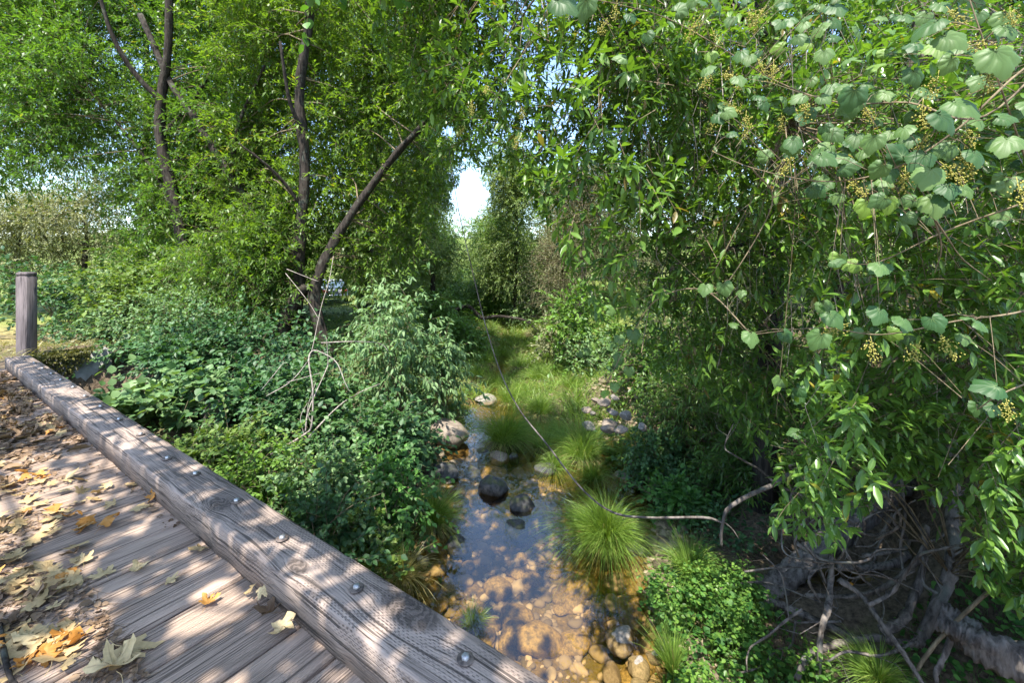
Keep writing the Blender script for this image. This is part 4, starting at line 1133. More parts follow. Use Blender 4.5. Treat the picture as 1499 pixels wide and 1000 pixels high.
RD = [rock_mesh(20 + i, ROCK_DARK, .7) for i in range(5)]; RT = [rock_mesh(30 + i, ROCK_TAN, .5) for i in range(4)]; RP = [rock_mesh(40 + i, ROCK_PALE, .6) for i in range(4)]
rock('large flat tan boulder at the left shore under the elder', 652, 655, 62, RT[0], 'boulder', .35, 1.1)
rock('small dark boulder beside the flat tan one, in the shade', 578, 668, 30, RD[4], 'boulder', .4)
rock('mossy dark rock standing left of centre in the rapid', 721, 724, 42, RD[0], 'rock', .5, 1.2)
rock('squarish dark grey rock in midstream, right of the mossy one', 764, 748, 36, RD[1], 'rock', .5, 1.15)
rock('low grey rock just below the squarish midstream one', 757, 775, 32, RD[2], 'rock', .35)
rock('flat dark rock at the left edge of the rapid', 651, 706, 36, RD[3], 'rock', .3)
rock('dark wet rock behind the left tussock at the water', 672, 735, 26, RD[4], 'rock', .3)
rock('pointed pale-tipped rock above the mossy one', 731, 673, 32, RT[1], 'rock', .4)
rock('narrow upright dark stone beside the pointed rock', 752, 670, 14, RD[2], 'rock', .7, 1.6)
rock('thin flat stone above the squarish midstream rock', 775, 706, 26, RT[2], 'rock', .3)
rock('small flat stone nearer the far tussock, in midstream', 760, 690, 26, RT[3], 'rock', .2)
rock('pale sunlit slab in the water upstream, left of the grass', 711, 588, 34, RP[0], 'rock', .3, .7)
rock('flat pale stone in the shallows right of the big tussock', 946, 684, 32, RP[1], 'rock', .25)
rock('tan stone on the shallow edge behind the big tussock', 914, 700, 30, RT[0], 'rock', .3)
rock('small tan stone between the two right-hand shallows stones', 932, 706, 18, RT[2], 'rock', .3)
rock('dark rock under the right side of the big tussock', 935, 808, 40, RD[0], 'rock', .3)
rock('dark stone under the left side of the big tussock', 852, 800, 34, RD[3], 'rock', .3)
rock('pale rounded rock at the water edge under a leafy sprig', 912, 940, 42, RP[2], 'rock', .45)
rock('pinkish pale rock at the bottom edge beside the ground cover', 938, 978, 34, RP[3], 'rock', .5)
rock('white-grey cobble behind the pinkish pale rock', 958, 962, 24, RP[0], 'rock', .5)
rock('half-sunk speckled cobble left of the pinkish rock', 898, 982, 32, RT[1], 'rock', .3)
rock('pale stone cut by the bottom edge of the picture', 940, 1004, 30, RP[1], 'rock', .4)
rock('grey stone in the grass on the near right bank', 1062, 880, 26, RT[3], 'rock', .3, z=-1.5)
rock('dark wet stone at the foot of the curb-side tussock', 668, 800, 34, RD[1], 'rock', .3)
rock('long low dark rock in the rapid left of the mossy one', 690, 690, 22, RD[2], 'rock', .35)
rock('dark rock at the right of the rapid, under the shaded tussock', 800, 690, 34, RD[4], 'rock', .35)
rock('brown stone in midstream right of the low grey one', 800, 765, 24, RD[3], 'rock', .2)
rock('small dark stone near the head of the rapid', 705, 662, 20, RD[0], 'rock', .4)
rock('pale stone on the right shore above the ground cover', 898, 878, 26, RP[1], 'rock', .25)
rock('brown stone below the big tussock at the waterline', 905, 850, 36, RT[2], 'rock', .2)
rock('grey stone on the shore above the leafy sprig rock', 925, 905, 30, RT[0], 'rock', .3)
for px, py, w in ((868, 594, 20), (882, 604, 22), (896, 596, 18), (905, 610, 20), (889, 622, 22), (912, 626, 24), (900, 636, 20), (874, 618, 18), (924, 616, 18), (918, 600, 16), (930, 632, 18), (884, 588, 14), (865, 608, 14), (908, 588, 13)):
    rock('sunlit pale cobble on the gravel bar, right shore of the creek', px + rng.uniform(-16, 16), py + rng.uniform(-9, 12), w * rng.uniform(.55, 1.15), (RP + RT)[int(rng.integers(8))], 'cobble', .0, group='cobbles of the sunlit gravel bar', z=gz((px - CX) / F * 10, 10))
BED = [rock_mesh(60 + i, ROCK_BED, .5, .4, True, 'cobble') for i in range(6)]
n = 0
while n < 290:
    Y = rng.uniform(3.4, 8.5); X = np.interp(Y, YK, XCK) + rng.uniform(-1, 1) * np.interp(Y, YK, WK)
    if float(shore(np.array([X]), np.array([Y]))[0][0]) > .02: continue
    s = rng.gamma(4, .021) + .02; q = gz(X, Y)
    o = bpy.data.objects.new('submerged_cobble', BED[n % 6]); COL.objects.link(o)
    o.location = (X, Y, min(q + s * .18, WATER - s * .5 - .01)); o.scale = (s, s, s); o.rotation_euler = (rng.normal(0, .1), rng.normal(0, .1), rng.random() * 6.3)
    tag(o, 'golden brown cobble lying under the clear shallow creek water', 'cobble', 'submerged cobbles of the creek bed'); n += 1


g = Geo(); n = 1700
Y = np.r_[rng.uniform(3.3, 8, n), rng.uniform(8.6, 11.6, 700)]; X = np.r_[np.interp(Y[:n], YK, XCK) + np.interp(Y[:n], YK, WK) + rng.normal(.12, .16, n), rng.normal(2.1, .5, 700)]
Yb = rng.uniform(3.3, 9, 2600); X = np.r_[X, np.interp(Yb, YK, XCK) + rng.uniform(-1.05, 1.05, 2600) * np.interp(Yb, YK, WK)]; Y = np.r_[Y, Yb]
z = ground(X, Y); s = rng.gamma(2.2, .013, len(X)) + .008
gi, gt_ = ico(2)
th = rng.random(len(X)) * 6.28; c_, s_ = np.cos(th), np.sin(th)
V = gi[None] * (1 + .22 * np.sin(gi[None, :, [1, 2, 0]] * 2.3 + rng.uniform(0, 6, (len(X), 1, 3)))) * np.stack([s, s * .75, s * .5], 1)[:, None]
V = np.stack([V[..., 0] * c_[:, None] - V[..., 1] * s_[:, None], V[..., 0] * s_[:, None] + V[..., 1] * c_[:, None], V[..., 2]], -1) + np.stack([X, Y, z + s * .15], 1)[:, None]
g.add(V.reshape(-1, 3), (gt_[None] + (np.arange(len(X)) * len(gi))[:, None, None]).reshape(-1, 3), np.repeat(rng.random(len(X)), len(gi)))
m = M('gravel'); v_ = m.attr('var'); tag(g.build('gravel', m.done(m.pbr(m.mix(v_, (.09, .07, .045), (.38, .30, .20)), .8, m.bump(m.noise(m.coord(), 60, 3), .4, .01)))), kind='stuff')

# ---------------------------------------------------------------- sedge tussocks and grasses
def blades(g, P, D, L, w, bend, a, seg=5):
    """arching tapered strips; P foot, D start direction, bend pulls towards the ground"""
    N = len(P); t = np.linspace(0, 1, seg)[None, :, None]
    H = unit(D * np.array([1, 1, 0.001])); L = L[:, None, None]; bend = bend[:, None, None]
    C = P[:, None] + D[:, None] * L * t + H[:, None] * L * bend * .55 * t * t - np.array([0, 0, 1.0]) * L * bend * t ** 2.3
    S = unit(np.cross(D, np.array([0, 0, 1.0])) + rng.normal(0, .5, (N, 3)))
    ww = w[:, None, None] * (1 - t ** 1.6 * .93)
    V = np.stack([C - S[:, None] * ww, C + S[:, None] * ww], 2).reshape(N, -1, 3)
    tt = []
    for i in range(seg - 1): tt += [[2 * i, 2 * i + 1, 2 * i + 3], [2 * i, 2 * i + 3, 2 * i + 2]]
    tt = (np.array(tt)[None] + (np.arange(N) * 2 * seg)[:, None, None]).reshape(-1, 3)
    aa = np.repeat(a, 2 * seg); g.add(V.reshape(-1, 3), tt, aa)


m = M('sedge_root'); o_ = m.coord(); x, y, z = m.xyz(o_); n_ = m.noise(m.vec(x * 60, y * 60, z * 8), 1, 3)
ROOTM = m.done(m.pbr(m.mix(n_.ramp(.35, .7), (.035, .025, .018), (.20, .15, .10)), .95, m.bump(n_, .9, .02), .1))


def sedge(label, px, py, w, hpx, n, mat=BLADE, bend=.75, z=None, mound=True, spread=.75, bw=.0032, name='sedge_tussock', cat='sedge'):
    zz = WATER if z is None else z
    Y = (EYE - zz) * F / (py - HY); p = at(px, py, Y); R = w / F * Y * .40; H = hpx / F * Y * .84
    if z is None: p[2] = max(gz(p[0], p[1]), WATER - .1)
    S = empty(name, p, label, cat)
    mh = .22 * H if mound else 0.0
    g = Geo(); ph = rng.random(n) * 6.283; q = np.sqrt(rng.random(n)); r0 = R * .28
    P = np.stack([r0 * q * np.cos(ph), r0 * q * np.sin(ph), mh * (1 - .5 * q * q)], 1)
    ph2 = ph + rng.normal(0, .5, n); lean = spread * np.clip(q * .9 + rng.normal(0, .18, n), 0, 1.3)
    D = unit(np.stack([np.cos(ph2) * lean, np.sin(ph2) * lean, np.ones(n)], 1))
    D = unit(D + np.array([rng.normal(0, .14), rng.normal(0, .14), 0]))
    L = (.78 + .5 * np.abs(np.sin(ph * 1.5 + rng.random() * 6) * np.cos(ph * 3.5 + rng.random() * 6)) + .0 * ph) * (H * 1.05 - mh) * rng.uniform(.7, 1.25, n) + .25 * R
    blades(g, P, D, L, np.full(n, bw) * rng.uniform(.7, 1.3, n), bend * (.3 + lean) * rng.uniform(.6, 1.2, n), np.clip(rng.normal(.5, .25, n), 0, 1))
    g.build('blades', mat, S)
    if mound:
        g = Geo(); P = IV3.copy(); P[:, 2] = np.where(P[:, 2] > 0, P[:, 2], P[:, 2] * 1.3); k = 1 + .25 * np.sin(P[:, 0] * 6 + 2) * np.sin(P[:, 1] * 5)
        g.add(P * np.array([R * .42, R * .42, mh]) * k[:, None], IT3); g.build('root_mound', ROOTM, S, True)
        g = Geo(); nn_ = 260; ph = rng.random(nn_) * 6.283; Pb = np.stack([R * .36 * np.cos(ph), R * .36 * np.sin(ph), mh * rng.uniform(.6, 1, nn_)], 1)
        blades(g, Pb, unit(np.stack([np.cos(ph), np.sin(ph), rng.uniform(-.6, .3, nn_)], 1)), np.full(nn_, .30) * rng.uniform(.5, 1.2, nn_), np.full(nn_, .004), np.full(nn_, .9), rng.random(nn_)); g.build('dead_blades', DRYBLADE, S)
    return S


sedge('big bright green sedge tussock on its root mound, right of midstream', 886, 796, 138, 108, 2300)
sedge('bright sedge tussock at the left shore beside the curb', 634, 775, 84, 72, 1100, bend=.65)
sedge('wide sedge tussock upstream of the mossy rock, shaded below', 738, 650, 118, 84, 1300)
sedge('broad sedge tussock behind the big bright one', 852, 672, 134, 84, 1400)
sedge('sedge tussock at the right shore above the flat pale stone', 925, 650, 46, 36, 500, mat=BLADE)
sedge('small tuft of grass in the water by the near curb', 690, 905, 42, 34, 420, bend=.5, mound=False)
sedge('pale narrow sedge beside the flat tan boulder', 645, 612, 34, 44, 380, bend=.4, mat=DRYBLADE, mound=False)
sedge('dull long-leaved sedge on the right bank under the sagging stem', 1010, 840, 70, 62, 500, bend=.6, z=-1.5, mound=False)
sedge('fresh green grass tuft in the near ground cover', 985, 985, 44, 72, 320, bend=.35, z=-1.5, mound=False, spread=.5)
sedge('dark long sedge under the tangled roots, bottom edge', 1285, 1000, 100, 62, 700, bend=.8, z=-1.35, mound=False)
sedge('yellowing dry grass tuft between the curb and the creek', 590, 850, 84, 66, 520, bend=.6, mat=DRYBLADE, z=-1.55, mound=False)
sedge('thin green grass tuft just right of the curb', 555, 835, 60, 60, 420, bend=.5, z=-1.45, mound=False)
sedge('sunlit sedge tussock in the channel, nearest of the upstream ones', 790, 610, 70, 50, 700)
sedge('sunlit sedge tussock across the channel from the pale slab', 745, 590, 60, 48, 600)
sedge('yellow-green tussock in full sun at the channel bend', 790, 566, 80, 34, 700)
sedge('small sunlit tussock right of the channel bend', 835, 590, 56, 36, 500)
sedge('tussock in the middle of the far channel', 760, 545, 56, 30, 450)
sedge('shaded tussock left of the far channel', 712, 540, 50, 34, 420)
for k_, (px, py, w, hh) in enumerate(((795, 655, 80, 56), (868, 700, 70, 50), (812, 684, 64, 44), (760, 640, 60, 44), (700, 560, 50, 40), (770, 585, 54, 36), (815, 640, 60, 44), (812, 566, 50, 32), (728, 566, 44, 34), (800, 538, 46, 26), (735, 522, 40, 26), (775, 520, 44, 24), (700, 520, 40, 28), (745, 500, 34, 20), (785, 500, 36, 20), (715, 500, 34, 22), (842, 560, 48, 32), (870, 640, 54, 40))):
    sedge('sunlit sedge tussock among the many that crowd the upstream channel', px, py, w, hh, 420, bend=rng.uniform(.5, .8))['group'] = 'tussocks crowding the upstream channel'
# uncountable meadow along the far channel, and grass at the banks
g = Geo(); n = 38000
Y = 9.0 + 21 * rng.random(n) ** 1.3; X = np.interp(Y, YK, XCK) + rng.normal(.45, 2.2, n); d, s = shore(X, Y)
k = (d > -.25) & (vnoise(X * 1.1, Y * .6) > -.3); X, Y = X[k], Y[k]; N = len(X); ph = rng.random(N) * 6.283
blades(g, np.stack([X, Y, ground(X, Y) - .02], 1), unit(np.stack([np.cos(ph) * .4, np.sin(ph) * .4, np.ones(N)], 1)), rng.uniform(.2, .6, N) * np.clip(.85 + 2.6 * vnoise(X * 2.1, Y * 2.1), .25, 2.0), rng.uniform(.005, .011, N), rng.uniform(.2, .75, N), rng.random(N), 4)
tag(g.build('meadow_grass', BLADE), kind='stuff')
g = Geo(); n = 2600
Y = rng.uniform(7, 40, n); X = rng.uniform(-34, -8, n); X = np.where(rng.random(n) < .35, rng.uniform(-11.5, -8.6, n), X); Y = np.where(X > -11.5, rng.uniform(7.6, 10, n), Y); ph = rng.random(n) * 6.283
lx = X * U[0] + Y * U[1]; ly = -(X * NV[0] + Y * NV[1]); k = ~((lx < 10.9) & (ly > -2.5)) & ~((ly > -1.2) & (X > -11.5)); X, Y, ph = X[k], Y[k], ph[k]; N = len(X)
blades(g, np.stack([X, Y, ground(X, Y) - .02], 1), unit(np.stack([np.cos(ph) * .6, np.sin(ph) * .6, np.ones(N)], 1)), rng.uniform(.15, .45, N), rng.uniform(.004, .008, N), rng.uniform(.3, .9, N), rng.random(N), 4)
tag(g.build('dry_grass', DRYBLADE), kind='stuff')


def cover(name, poly, n, tpl, size, mat, hgt, z0=-1.5, clump=.5):
    """leafy carpet over a patch of bank outlined on the ground"""
    Wp = np.array([at(px, py, (EYE - z0) * F / (py - HY))[:2] for px, py in poly]); pl = [tuple(q) for q in Wp]
    lo, hi = Wp.min(0), Wp.max(0); P = rng.uniform(lo, hi, (n * 4, 2)); k = inpoly(P[:, 0], P[:, 1], pl); P = P[k][:n * 2]
    dn = vnoise(P[:, 0] * 3.1, P[:, 1] * 3.1); k = dn > -.5 + clump * rng.random(len(P)); P = P[k][:n]; dn = dn[k][:n]
    z = ground(P[:, 0], P[:, 1]); N = len(P); hh = hgt * (.35 + .9 * (dn + .5)) * np.sqrt(rng.random(N))
    g = Geo(); F0 = np.stack([P[:, 0], P[:, 1], z - .02], 1); top = F0 + np.stack([rng.normal(0, .04, N), rng.normal(0, .04, N), hh], 1)
    ph = rng.random(N) * 6.283
    place(g, tpl, top, np.stack([np.cos(ph), np.sin(ph), rng.normal(-.1, .25, N)], 1), np.array([0, 0, 1]) + rng.normal(0, .35, (N, 3)), size * rng.uniform(.55, 1.3, N), np.clip(dn + .5 + rng.normal(0, .25, N), 0, 1))
    twigs(g, F0, (F0 + top) / 2, top, .0015)
    tag(g.build(name, mat), kind='stuff')


cover('ground_cover', [(940, 850), (985, 800), (1060, 830), (1130, 900), (1190, 960), (1230, 1040), (940, 1040), (985, 940)], 1500, L_RND, .058, CLOVER, .30, clump=.8)
cover('ground_cover', [(940, 850), (985, 800), (1060, 830), (1130, 900), (1190, 960), (1230, 1040), (940, 1040), (985, 940)], 2600, L_OV, .035, LIME, .42, clump=.9)
cover('ground_cover', [(1000, 690), (1090, 700), (1140, 800), (1060, 830), (1000, 770)], 900, L_OV, .06, BRAMBLE, .3)
cover('ground_cover', [(1330, 900), (1500, 890), (1600, 1010), (1300, 1040)], 500, L_RND, .05, CLOVER, .2, -1.1)
# undergrowth that closes the floor of the left bank
g = Geo(); gt = Geo(); n = 15000
X = rng.uniform(-9.5, -.8, n); Y = rng.uniform(3.2, 15, n); d, s = shore(X, Y); lx = X * U[0] + Y * U[1]; ly = -(X * NV[0] + Y * NV[1])
k = (d > .12) & (s < 0) & ~((lx > 9.6) & (ly > -2.75)) & (ly < -1.5) & (vnoise(X * 1.7, Y * 1.7) > -.3); X, Y = X[k], Y[k]; N = len(X); z = ground(X, Y); dn = vnoise(X * 1.7, Y * 1.7) + .5; d = d[k]
F0 = np.stack([X, Y, z - .02], 1); lyk = ly[k]; hh = np.minimum(.9, .25 + .3 * d) * np.where(lyk > -2.7, .3, 1) * (.3 + dn) * np.sqrt(rng.random(N)); top = F0 + np.stack([rng.normal(0, .05, N), rng.normal(0, .05, N), hh], 1); ph = rng.random(N) * 6.283
place(g, L_OV, top, np.stack([np.cos(ph), np.sin(ph), rng.normal(-.2, .3, N)], 1), np.array([0, 0, 1]) + SUN * .3 + rng.normal(0, .35, (N, 3)), .075 * rng.uniform(.5, 1.3, N), np.clip(dn * .7 + rng.normal(0, .2, N), 0, 1))
tag(g.build('undergrowth', BRAMBLE), kind='stuff')

# ---------------------------------------------------------------- dead leaves on the deck
def maple_mesh(seed, mat, curl):
    r = np.random.default_rng(seed)
    half = [(0, 1.0), (.06, .82), (.13, .80), (.11, .66), (.17, .50), (.30, .60), (.34, .74), (.42, .70), (.58, .72), (.55, .58), (.50, .50), (.42, .34), (.34, .22), (.46, .20), (.52, .08), (.44, .02), (.30, .02), (.18, -.02), (.06, .03)]
    R_ = [(x + r.normal(0, .02), y + r.normal(0, .02)) for x, y in half]; Lf = [(-x + r.normal(0, .02), y + r.normal(0, .02)) for x, y in half[1:]][::-1]
    rim = np.array(R_ + Lf); n = len(rim); c = np.array([0, .3]); mid = c + (rim - c) * .55; mid2 = c + (rim - c) * .8
    P2 = np.vstack([c, mid, mid2, rim]); th = r.uniform(0, 6.28)
    z = curl * (.55 * (P2[:, 0] * math.cos(th) + (P2[:, 1] - .4) * math.sin(th)) ** 2 * r.choice([1.3, 1.0, .7]) + .09 * np.sin(P2[:, 0] * r.uniform(5, 9) + r.uniform(0, 6)) + .08 * np.sin(P2[:, 1] * r.uniform(5, 9) + r.uniform(0, 6)))
    z = z - z.min() + .01
    i = np.arange(n); j = (i + 1) % n
    t = np.vstack([np.stack([0 * i, 1 + i, 1 + j], 1), np.stack([1 + i, 1 + n + i, 1 + n + j], 1), np.stack([1 + i, 1 + n + j, 1 + j], 1), np.stack([1 + n + i, 1 + 2 * n + i, 1 + 2 * n + j], 1), np.stack([1 + n + i, 1 + 2 * n + j, 1 + n + j], 1)])
    V = np.c_[P2[:, 0], P2[:, 1] - .3, z]
    ang = np.arctan2(rim[:, 0], rim[:, 1] - .05); vein = np.minimum.reduce([np.abs(ang - q) for q in (0, .72, -.72, 1.35, -1.35)]); rv = np.clip(vein / .16, 0, 1)
    g = Geo(); g.add(V, t, r.random(), np.concatenate([[0], rv, rv, np.maximum(rv, .4)]))
    tube(g, [[0, -.25, z[0]], [.05, -.5, .03 + .1 * curl], [.02, -.8, .05]], .011, .008, 4, 3)
    return g.mesh('fallen_leaf', mat)


TANS = [maple_mesh(300 + i, LEAF_TAN, c) for i, c in enumerate((.3, .6, .45, 1.0, .7, .4))]; ORS = [maple_mesh(320 + i, LEAF_ORANGE, c) for i, c in enumerate((.8, 1.2, 1.5))]; BRS = [maple_mesh(330 + i, LEAF_BROWN, c) for i, c in enumerate((1.2, 1.8, 2.2))]


def dead_leaf(p, mesh, size, label, group=None, tilt=.16, rz=None, z=.0):
    o = bpy.data.objects.new('fallen_leaf', mesh); COL.objects.link(o); o.location = (p[0], p[1], z + .004)
    o.scale = (size, size, size); o.rotation_euler = (rng.normal(0, tilt), rng.normal(0, tilt), rng.random() * 6.3 if rz is None else rz)
    return tag(o, label, 'leaf', group)


for px, py, ms, s, lb, z in (
    (188, 958, TANS[0], .17, 'large pale dead maple leaf at the bottom left, crossing a wide plank gap', 0), (165, 985, TANS[3], .15, 'second large pale dead leaf, just below the one crossing the gap', .01), (80, 968, TANS[1], .14, 'pale leaf left of the two large ones at the bottom', 0), (40, 940, TANS[4], .13, 'pale leaf at the lower left corner beside a dark twig', 0),
    (305, 884, ORS[0], .075, 'small amber leaf glowing in the sun on the edge of a plank gap', 0), (292, 806, TANS[2], .095, 'single tan leaf lying flat close to the curb', 0), (250, 852, TANS[5], .07, 'small tan leaf alone in the middle of a plank', 0), (200, 835, TANS[3], .085, 'curled tan leaf in the shade left of the lone small one', 0), (150, 843, TANS[0], .10, 'olive-tan leaf in the shaded row of leaves', 0),
    (369, 873, TANS[1], .062, 'left one of two small upright tan leaves against the curb', .03), (386, 874, TANS[4], .062, 'right one of two small upright tan leaves against the curb', .03), (392, 903, BRS[0], .11, 'crumpled brown leaf wedged against the curb under the two small ones', .01), (415, 925, TANS[3], .10, 'tan leaf folded over at the foot of the curb, nearest the plank gap', .01),
    (190, 712, TANS[2], .09, 'pale leaf lying alone beyond the orange leaves near the curb', 0), (226, 732, ORS[1], .09, 'orange curled leaf standing against the curb', .02), (35, 704, ORS[2], .10, 'bright orange leaf at the left edge of the picture', 0), (62, 697, ORS[0], .09, 'orange leaf right of the left-edge one', 0), (125, 775, ORS[1], .09, 'yellow-orange leaf in the middle of the sunlit row', 0), (160, 770, ORS[2], .11, 'long orange leaf in the sunlit row, towards the curb', 0), (205, 745, TANS[0], .11, 'pale leaf at the curb end of the sunlit row', 0)):
    q = at_deck(px, py); tl = .5 if 'upright' in lb or 'standing' in lb else .14
    dead_leaf(q, ms, s, lb, tilt=tl, z=z)
n = 0
while n < 280:
    px = rng.uniform(-30, 300); py = rng.uniform(530, 1000) if n < 190 else rng.uniform(528, 640); q = at_deck(px, py); l = to_local(q)
    if not (-1.06 < l[1] < .6 and 1.2 < l[0] < 10.4): continue
    edge = (l[1] + 1.1)
    band = max(math.exp(-((py - 705 - .05 * px) / 22) ** 2), .9 * math.exp(-((py - 770 + .28 * px) / 26) ** 2), .8 * math.exp(-((py - 860 + .05 * px) / 40) ** 2) * (px < 130), .8 * math.exp(-((py - 945) / 40) ** 2) * (px < 110), .95 * (py < 640) * (px < 125))
    if rng.random() > band * (.25 + .75 * min(1, edge / .55) if py > 640 else 1) * (1 if px < 170 or py < 800 else .2): continue
    u = rng.random(); far_ = py < 690
    ms = (TANS if u < (.48 if far_ else .82) else ORS if u < (.55 if far_ else .90) else BRS)[int(rng.integers(3))]
    lb = {LEAF_TAN: 'dry tan maple leaf among the leaf drifts on the deck planks', LEAF_ORANGE: 'dry orange maple leaf among the leaf drifts on the deck planks', LEAF_BROWN: 'shrivelled brown leaf among the leaf drifts on the deck planks'}[ms.materials[0]]
    dead_leaf(q, ms, rng.uniform(.055, .105), lb, 'leaf drifts on the deck', .2, z=rng.uniform(0, .015)); n += 1
# crumbs of leaf and twig between them: nobody could count it
g = Geo(); n = 6500
px = rng.uniform(-60, 330, n); py = 540 + 460 * rng.random(n) ** .8; Y = EYE * F / (py - HY); X = (px - CX) / F * Y
lx = X * U[0] + Y * U[1]; ly = -(X * NV[0] + Y * NV[1]); dn = vnoise(lx * 2.2, ly * 3.0)
k = (ly > np.where(lx < 3.4, -.62, -1.1)) & (ly < 1.2) & (lx < 10.6) & ((dn > .16 - .25 * np.clip((ly + .6), -.4, .6)) | (lx > 6.2) | ((ly < -1.03) & (rng.random(n) < .5)))
q_ = rng.uniform([5.4, -1.1], [10.6, .9], (7000, 2)); q_ = q_[(vnoise(q_[:, 0] * 1.7, q_[:, 1] * 2.3) > -.12 - .2 * (q_[:, 0] > 7.5) + .15 * (q_[:, 0] < 6))]
X = np.r_[X[k], q_[:, 0] * U[0] - q_[:, 1] * NV[0]]; Y = np.r_[Y[k], q_[:, 0] * U[1] - q_[:, 1] * NV[1]]
N = len(X); ph = rng.random(N) * 6.283
place(g, L_OV, np.stack([X, Y, rng.uniform(.003, .012, N)], 1), np.stack([np.cos(ph), np.sin(ph), rng.normal(0, .15, N)], 1), np.array([0, 0, 1]) + rng.normal(0, .35, (N, 3)), (rng.gamma(2.2, .0075, N) + .004) * (1 + (np.hypot(X, Y) > 5.5) * 1.6), rng.random(N))
A = np.stack([X, Y, np.full(N, .006)], 1)[:500]; dd = np.stack([np.cos(ph), np.sin(ph), 0 * ph], 1)[:500] * rng.uniform(.03, .13, (500, 1))[:len(A)]
twigs(g, A, A + dd * .5 + rng.normal(0, .004, A.shape), A + dd, .0016)
tag(g.build('leaf_litter', LEAF_BROWN), kind='stuff')
put(branch('fallen_twig', 'dark broken twig lying on the planks at the lower left edge', 'twig', [(np.array([at_deck(-2, 905, .02), at_deck(4, 950, .03), at_deck(14, 990, .02), at_deck(24, 1003, .015)]), .012, .007)], BARK))

# ---------------------------------------------------------------- vehicle glimpsed between the trunks
cz = gz(-12.6, 30.5)
CAR = empty('parked_car', (-12.6, 30.5, cz), 'grey car with a red tail light, glimpsed between the willow trunks', 'car'); CAR.rotation_euler.z = math.radians(28)
m = M('car_paint'); PAINT = m.done(m.pbr((.30, .32, .35), .28, None, .6, .3)); m = M('car_glass'); GLASS = m.done(m.pbr((.10, .15, .20), .06, None, .7))
m = M('tyre'); TYRE = m.done(m.pbr((.02, .02, .02), .85)); m = M('tail_light'); TAIL = m.done(m.pbr((.55, .05, .02), .2, None, .6)); m = M('chrome'); CHROME = m.done(m.pbr((.55, .55, .55), .3, None, .5, .8))


def loft(g, secs):
    m_ = len(secs); n = len(secs[0]); V = np.array(secs).reshape(-1, 3); idx = np.arange(m_ * n).reshape(m_, n)
    a0 = idx[:-1]; a1 = np.roll(idx, -1, 1)[:-1]; b0 = idx[1:]; b1 = np.roll(idx, -1, 1)[1:]
    tr = np.concatenate([np.stack([a0, a1, b1], -1).reshape(-1, 3), np.stack([a0, b1, b0], -1).reshape(-1, 3)])
    caps = [[0, i + 1, i] for i in range(1, n - 1)] + [[(m_ - 1) * n, (m_ - 1) * n + i, (m_ - 1) * n + i + 1] for i in range(1, n - 1)]
    g.add(V, np.vstack([tr, caps]))


def sec(y, hw, z0, z1, r=.12): return [(-hw + r * .4, y, z0), (hw - r * .4, y, z0), (hw, y, z0 + r), (hw, y, z1 - r), (hw - r, y, z1), (-hw + r, y, z1), (-hw, y, z1 - r), (-hw, y, z0 + r)]


g = Geo(); loft(g, [sec(-2.15, .74, .42, .78), sec(-2.05, .82, .3, .95), sec(-1.3, .88, .24, 1.0), sec(.6, .89, .24, .98), sec(1.7, .84, .26, .82), sec(2.1, .74, .36, .66)]); g.build('body', PAINT, CAR)
g = Geo(); loft(g, [sec(-1.95, .70, .97, 1.02, .02), sec(-1.45, .64, .97, 1.42, .06), sec(-.9, .62, .97, 1.49, .08), sec(.1, .62, .97, 1.47, .08), sec(1.05, .70, .96, 1.0, .02)]); gl_ = g.build('cabin', GLASS, CAR)
g = Geo(); loft(g, [sec(-1.5, .60, 1.42, 1.47, .02), sec(-.9, .60, 1.47, 1.52, .02), sec(.15, .60, 1.45, 1.50, .02)]); g.build('roof', PAINT, CAR)
for sx in (-1, 1):
    g = Geo(); x0 = sx * .60; loft(g, [[(x0 - .16, -2.19, .70), (x0 + .16, -2.19, .70), (x0 + .17, -2.19, .88), (x0 - .17, -2.19, .88)], [(x0 - .17, -2.0, .68), (x0 + .17, -2.0, .68), (x0 + .18, -2.0, .90), (x0 - .18, -2.0, .90)]]); g.build('tail_light', TAIL, CAR)
    for yy in (-1.35, 1.35):
        V, tr = lathe([(.2, -.11), (.32, -.11), (.335, -.07), (.335, .07), (.32, .11), (.2, .11)], 24); V = V[:, [2, 0, 1]] + np.array([sx * .80, yy, .335])
        g = Geo(); g.add(V, tr); w = g.build('wheel', TYRE, CAR)
        V, tr = lathe([(.02, -.09), (.19, -.085), (.2, 0), (.19, .085), (.02, .09)], 18); V = V[:, [2, 0, 1]] + np.array([sx * .80, yy, .335]); g = Geo(); g.add(V, tr); g.build('rim', CHROME, w)
g = Geo(); loft(g, [[(-.78, -2.24, .40), (.78, -2.24, .40), (.78, -2.24, .56), (-.78, -2.24, .56)], [(-.82, -2.05, .38), (.82, -2.05, .38), (.82, -2.05, .58), (-.82, -2.05, .58)]]); g.build('bumper', CHROME, CAR)

# ---------------------------------------------------------------- the maple over the bridge that drops these leaves and dapples the deck
mb = loc(2.2, 3.4, -.4)
MC = np.array([loc(x, y, 0.0) for x, y in MAPLE] + [np.array([X, Y, max(WATER, gz(X, Y))]) for X, Y in WSHADE]) 
MC = MC + SUN * ((5.6 - MC[:, 2]) / SUN[2])[:, None] + rng.normal(0, .25, MC.shape)  # unseen boughs set up-sun of each spot they are meant to shade
tree('maple_tree', 'maple leaning over the bridge from behind, unseen source of the dead leaves, boughs placed for shade', mb,
     [(np.array([mb + [0, 0, -.3], mb + [.1, .1, 2.5], mb + [.4, .5, 5], mb + [.6, 1.2, 7.5]]), .22, .07)],
     [dict(r=.5, ns=26, D0=np.array([0, 0, -.2]), Lsp=.5, m=8, tpl=L_RND, leaf=.13, ang=.9, tip=.8, droop=.3, ldroop=.3, tw=.004, keep=sunlit, C=MC, limb=.03)], leafmat=CLOVER)

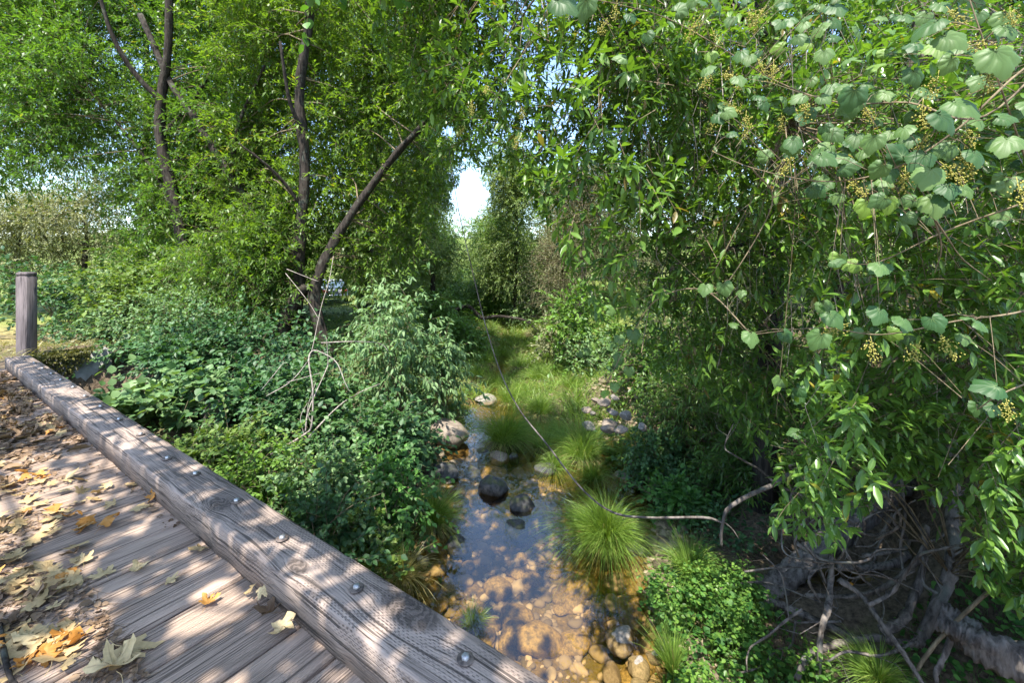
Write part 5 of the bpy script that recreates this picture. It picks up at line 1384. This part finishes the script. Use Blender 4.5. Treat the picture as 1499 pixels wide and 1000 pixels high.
# groups for the kinds that repeat
for o in list(COL.objects):
    if o.parent is None and 'label' in o.keys() and 'group' not in o.keys():
        k = o.name.split('.')[0]
        gname = {'willow_tree': 'willows on the left bank', 'bay_tree': 'bay trees of the right bank', 'tree': 'trees farther back', 'shrub': 'bushes along the banks', 'sedge_tussock': 'sedge tussocks of the creek', 'rock': 'rocks in the creek', 'boulder': 'rocks in the creek', 'fallen_log': 'logs on the right bank', 'bare_branch': 'bare branches over the brambles', 'fallen_leaf': 'single dead leaves on the deck'}.get(k)
        if gname: o['group'] = gname

# ---------------------------------------------------------------- light, sky, camera
wd = bpy.data.worlds.new('World'); scene.world = wd; wd.use_nodes = True; nt = wd.node_tree; nt.nodes.clear()
sky = nt.nodes.new('ShaderNodeTexSky'); sky.sky_type = 'NISHITA'; sky.sun_disc = False
el = math.asin(SUN[2]); az = math.atan2(SUN[0], SUN[1])
sky.sun_elevation = el; sky.sun_rotation = az; sky.air_density = 1.0; sky.dust_density = .7; sky.ozone_density = 2.2
bg = nt.nodes.new('ShaderNodeBackground'); bg.inputs[1].default_value = SKYK; nt.links.new(sky.outputs[0], bg.inputs[0])
ow = nt.nodes.new('ShaderNodeOutputWorld'); nt.links.new(bg.outputs[0], ow.inputs[0])
sl = bpy.data.lights.new('sun', 'SUN'); sl.energy = SUNK; sl.angle = math.radians(.53); sl.color = (1, .95, .86)
so = bpy.data.objects.new('sun', sl); COL.objects.link(so); so.rotation_euler = Vector(SUN).to_track_quat('Z', 'Y').to_euler(); so.location = (-8, -10, 20)

cam = bpy.data.cameras.new('camera'); cam.sensor_width = 36; cam.lens = F / 1499 * 36; cam.shift_y = -(500 - HY) / 1499; cam.clip_start = .05; cam.clip_end = 600
co = bpy.data.objects.new('camera', cam); COL.objects.link(co); co.location = (0, 0, EYE); co.rotation_euler = (math.pi / 2, 0, 0); scene.camera = co
scene.render.engine = 'CYCLES'
cy = scene.cycles; cy.max_bounces = 8; cy.diffuse_bounces = 4; cy.glossy_bounces = 3; cy.transmission_bounces = 4; cy.transparent_max_bounces = 8; cy.use_denoising = True; cy.caustics_reflective = False; cy.caustics_refractive = False
cy.sample_clamp_indirect = 4
scene.view_settings.view_transform = 'Standard'; scene.view_settings.look = 'None'; scene.view_settings.gamma = 1.0; scene.view_settings.exposure = EXPO
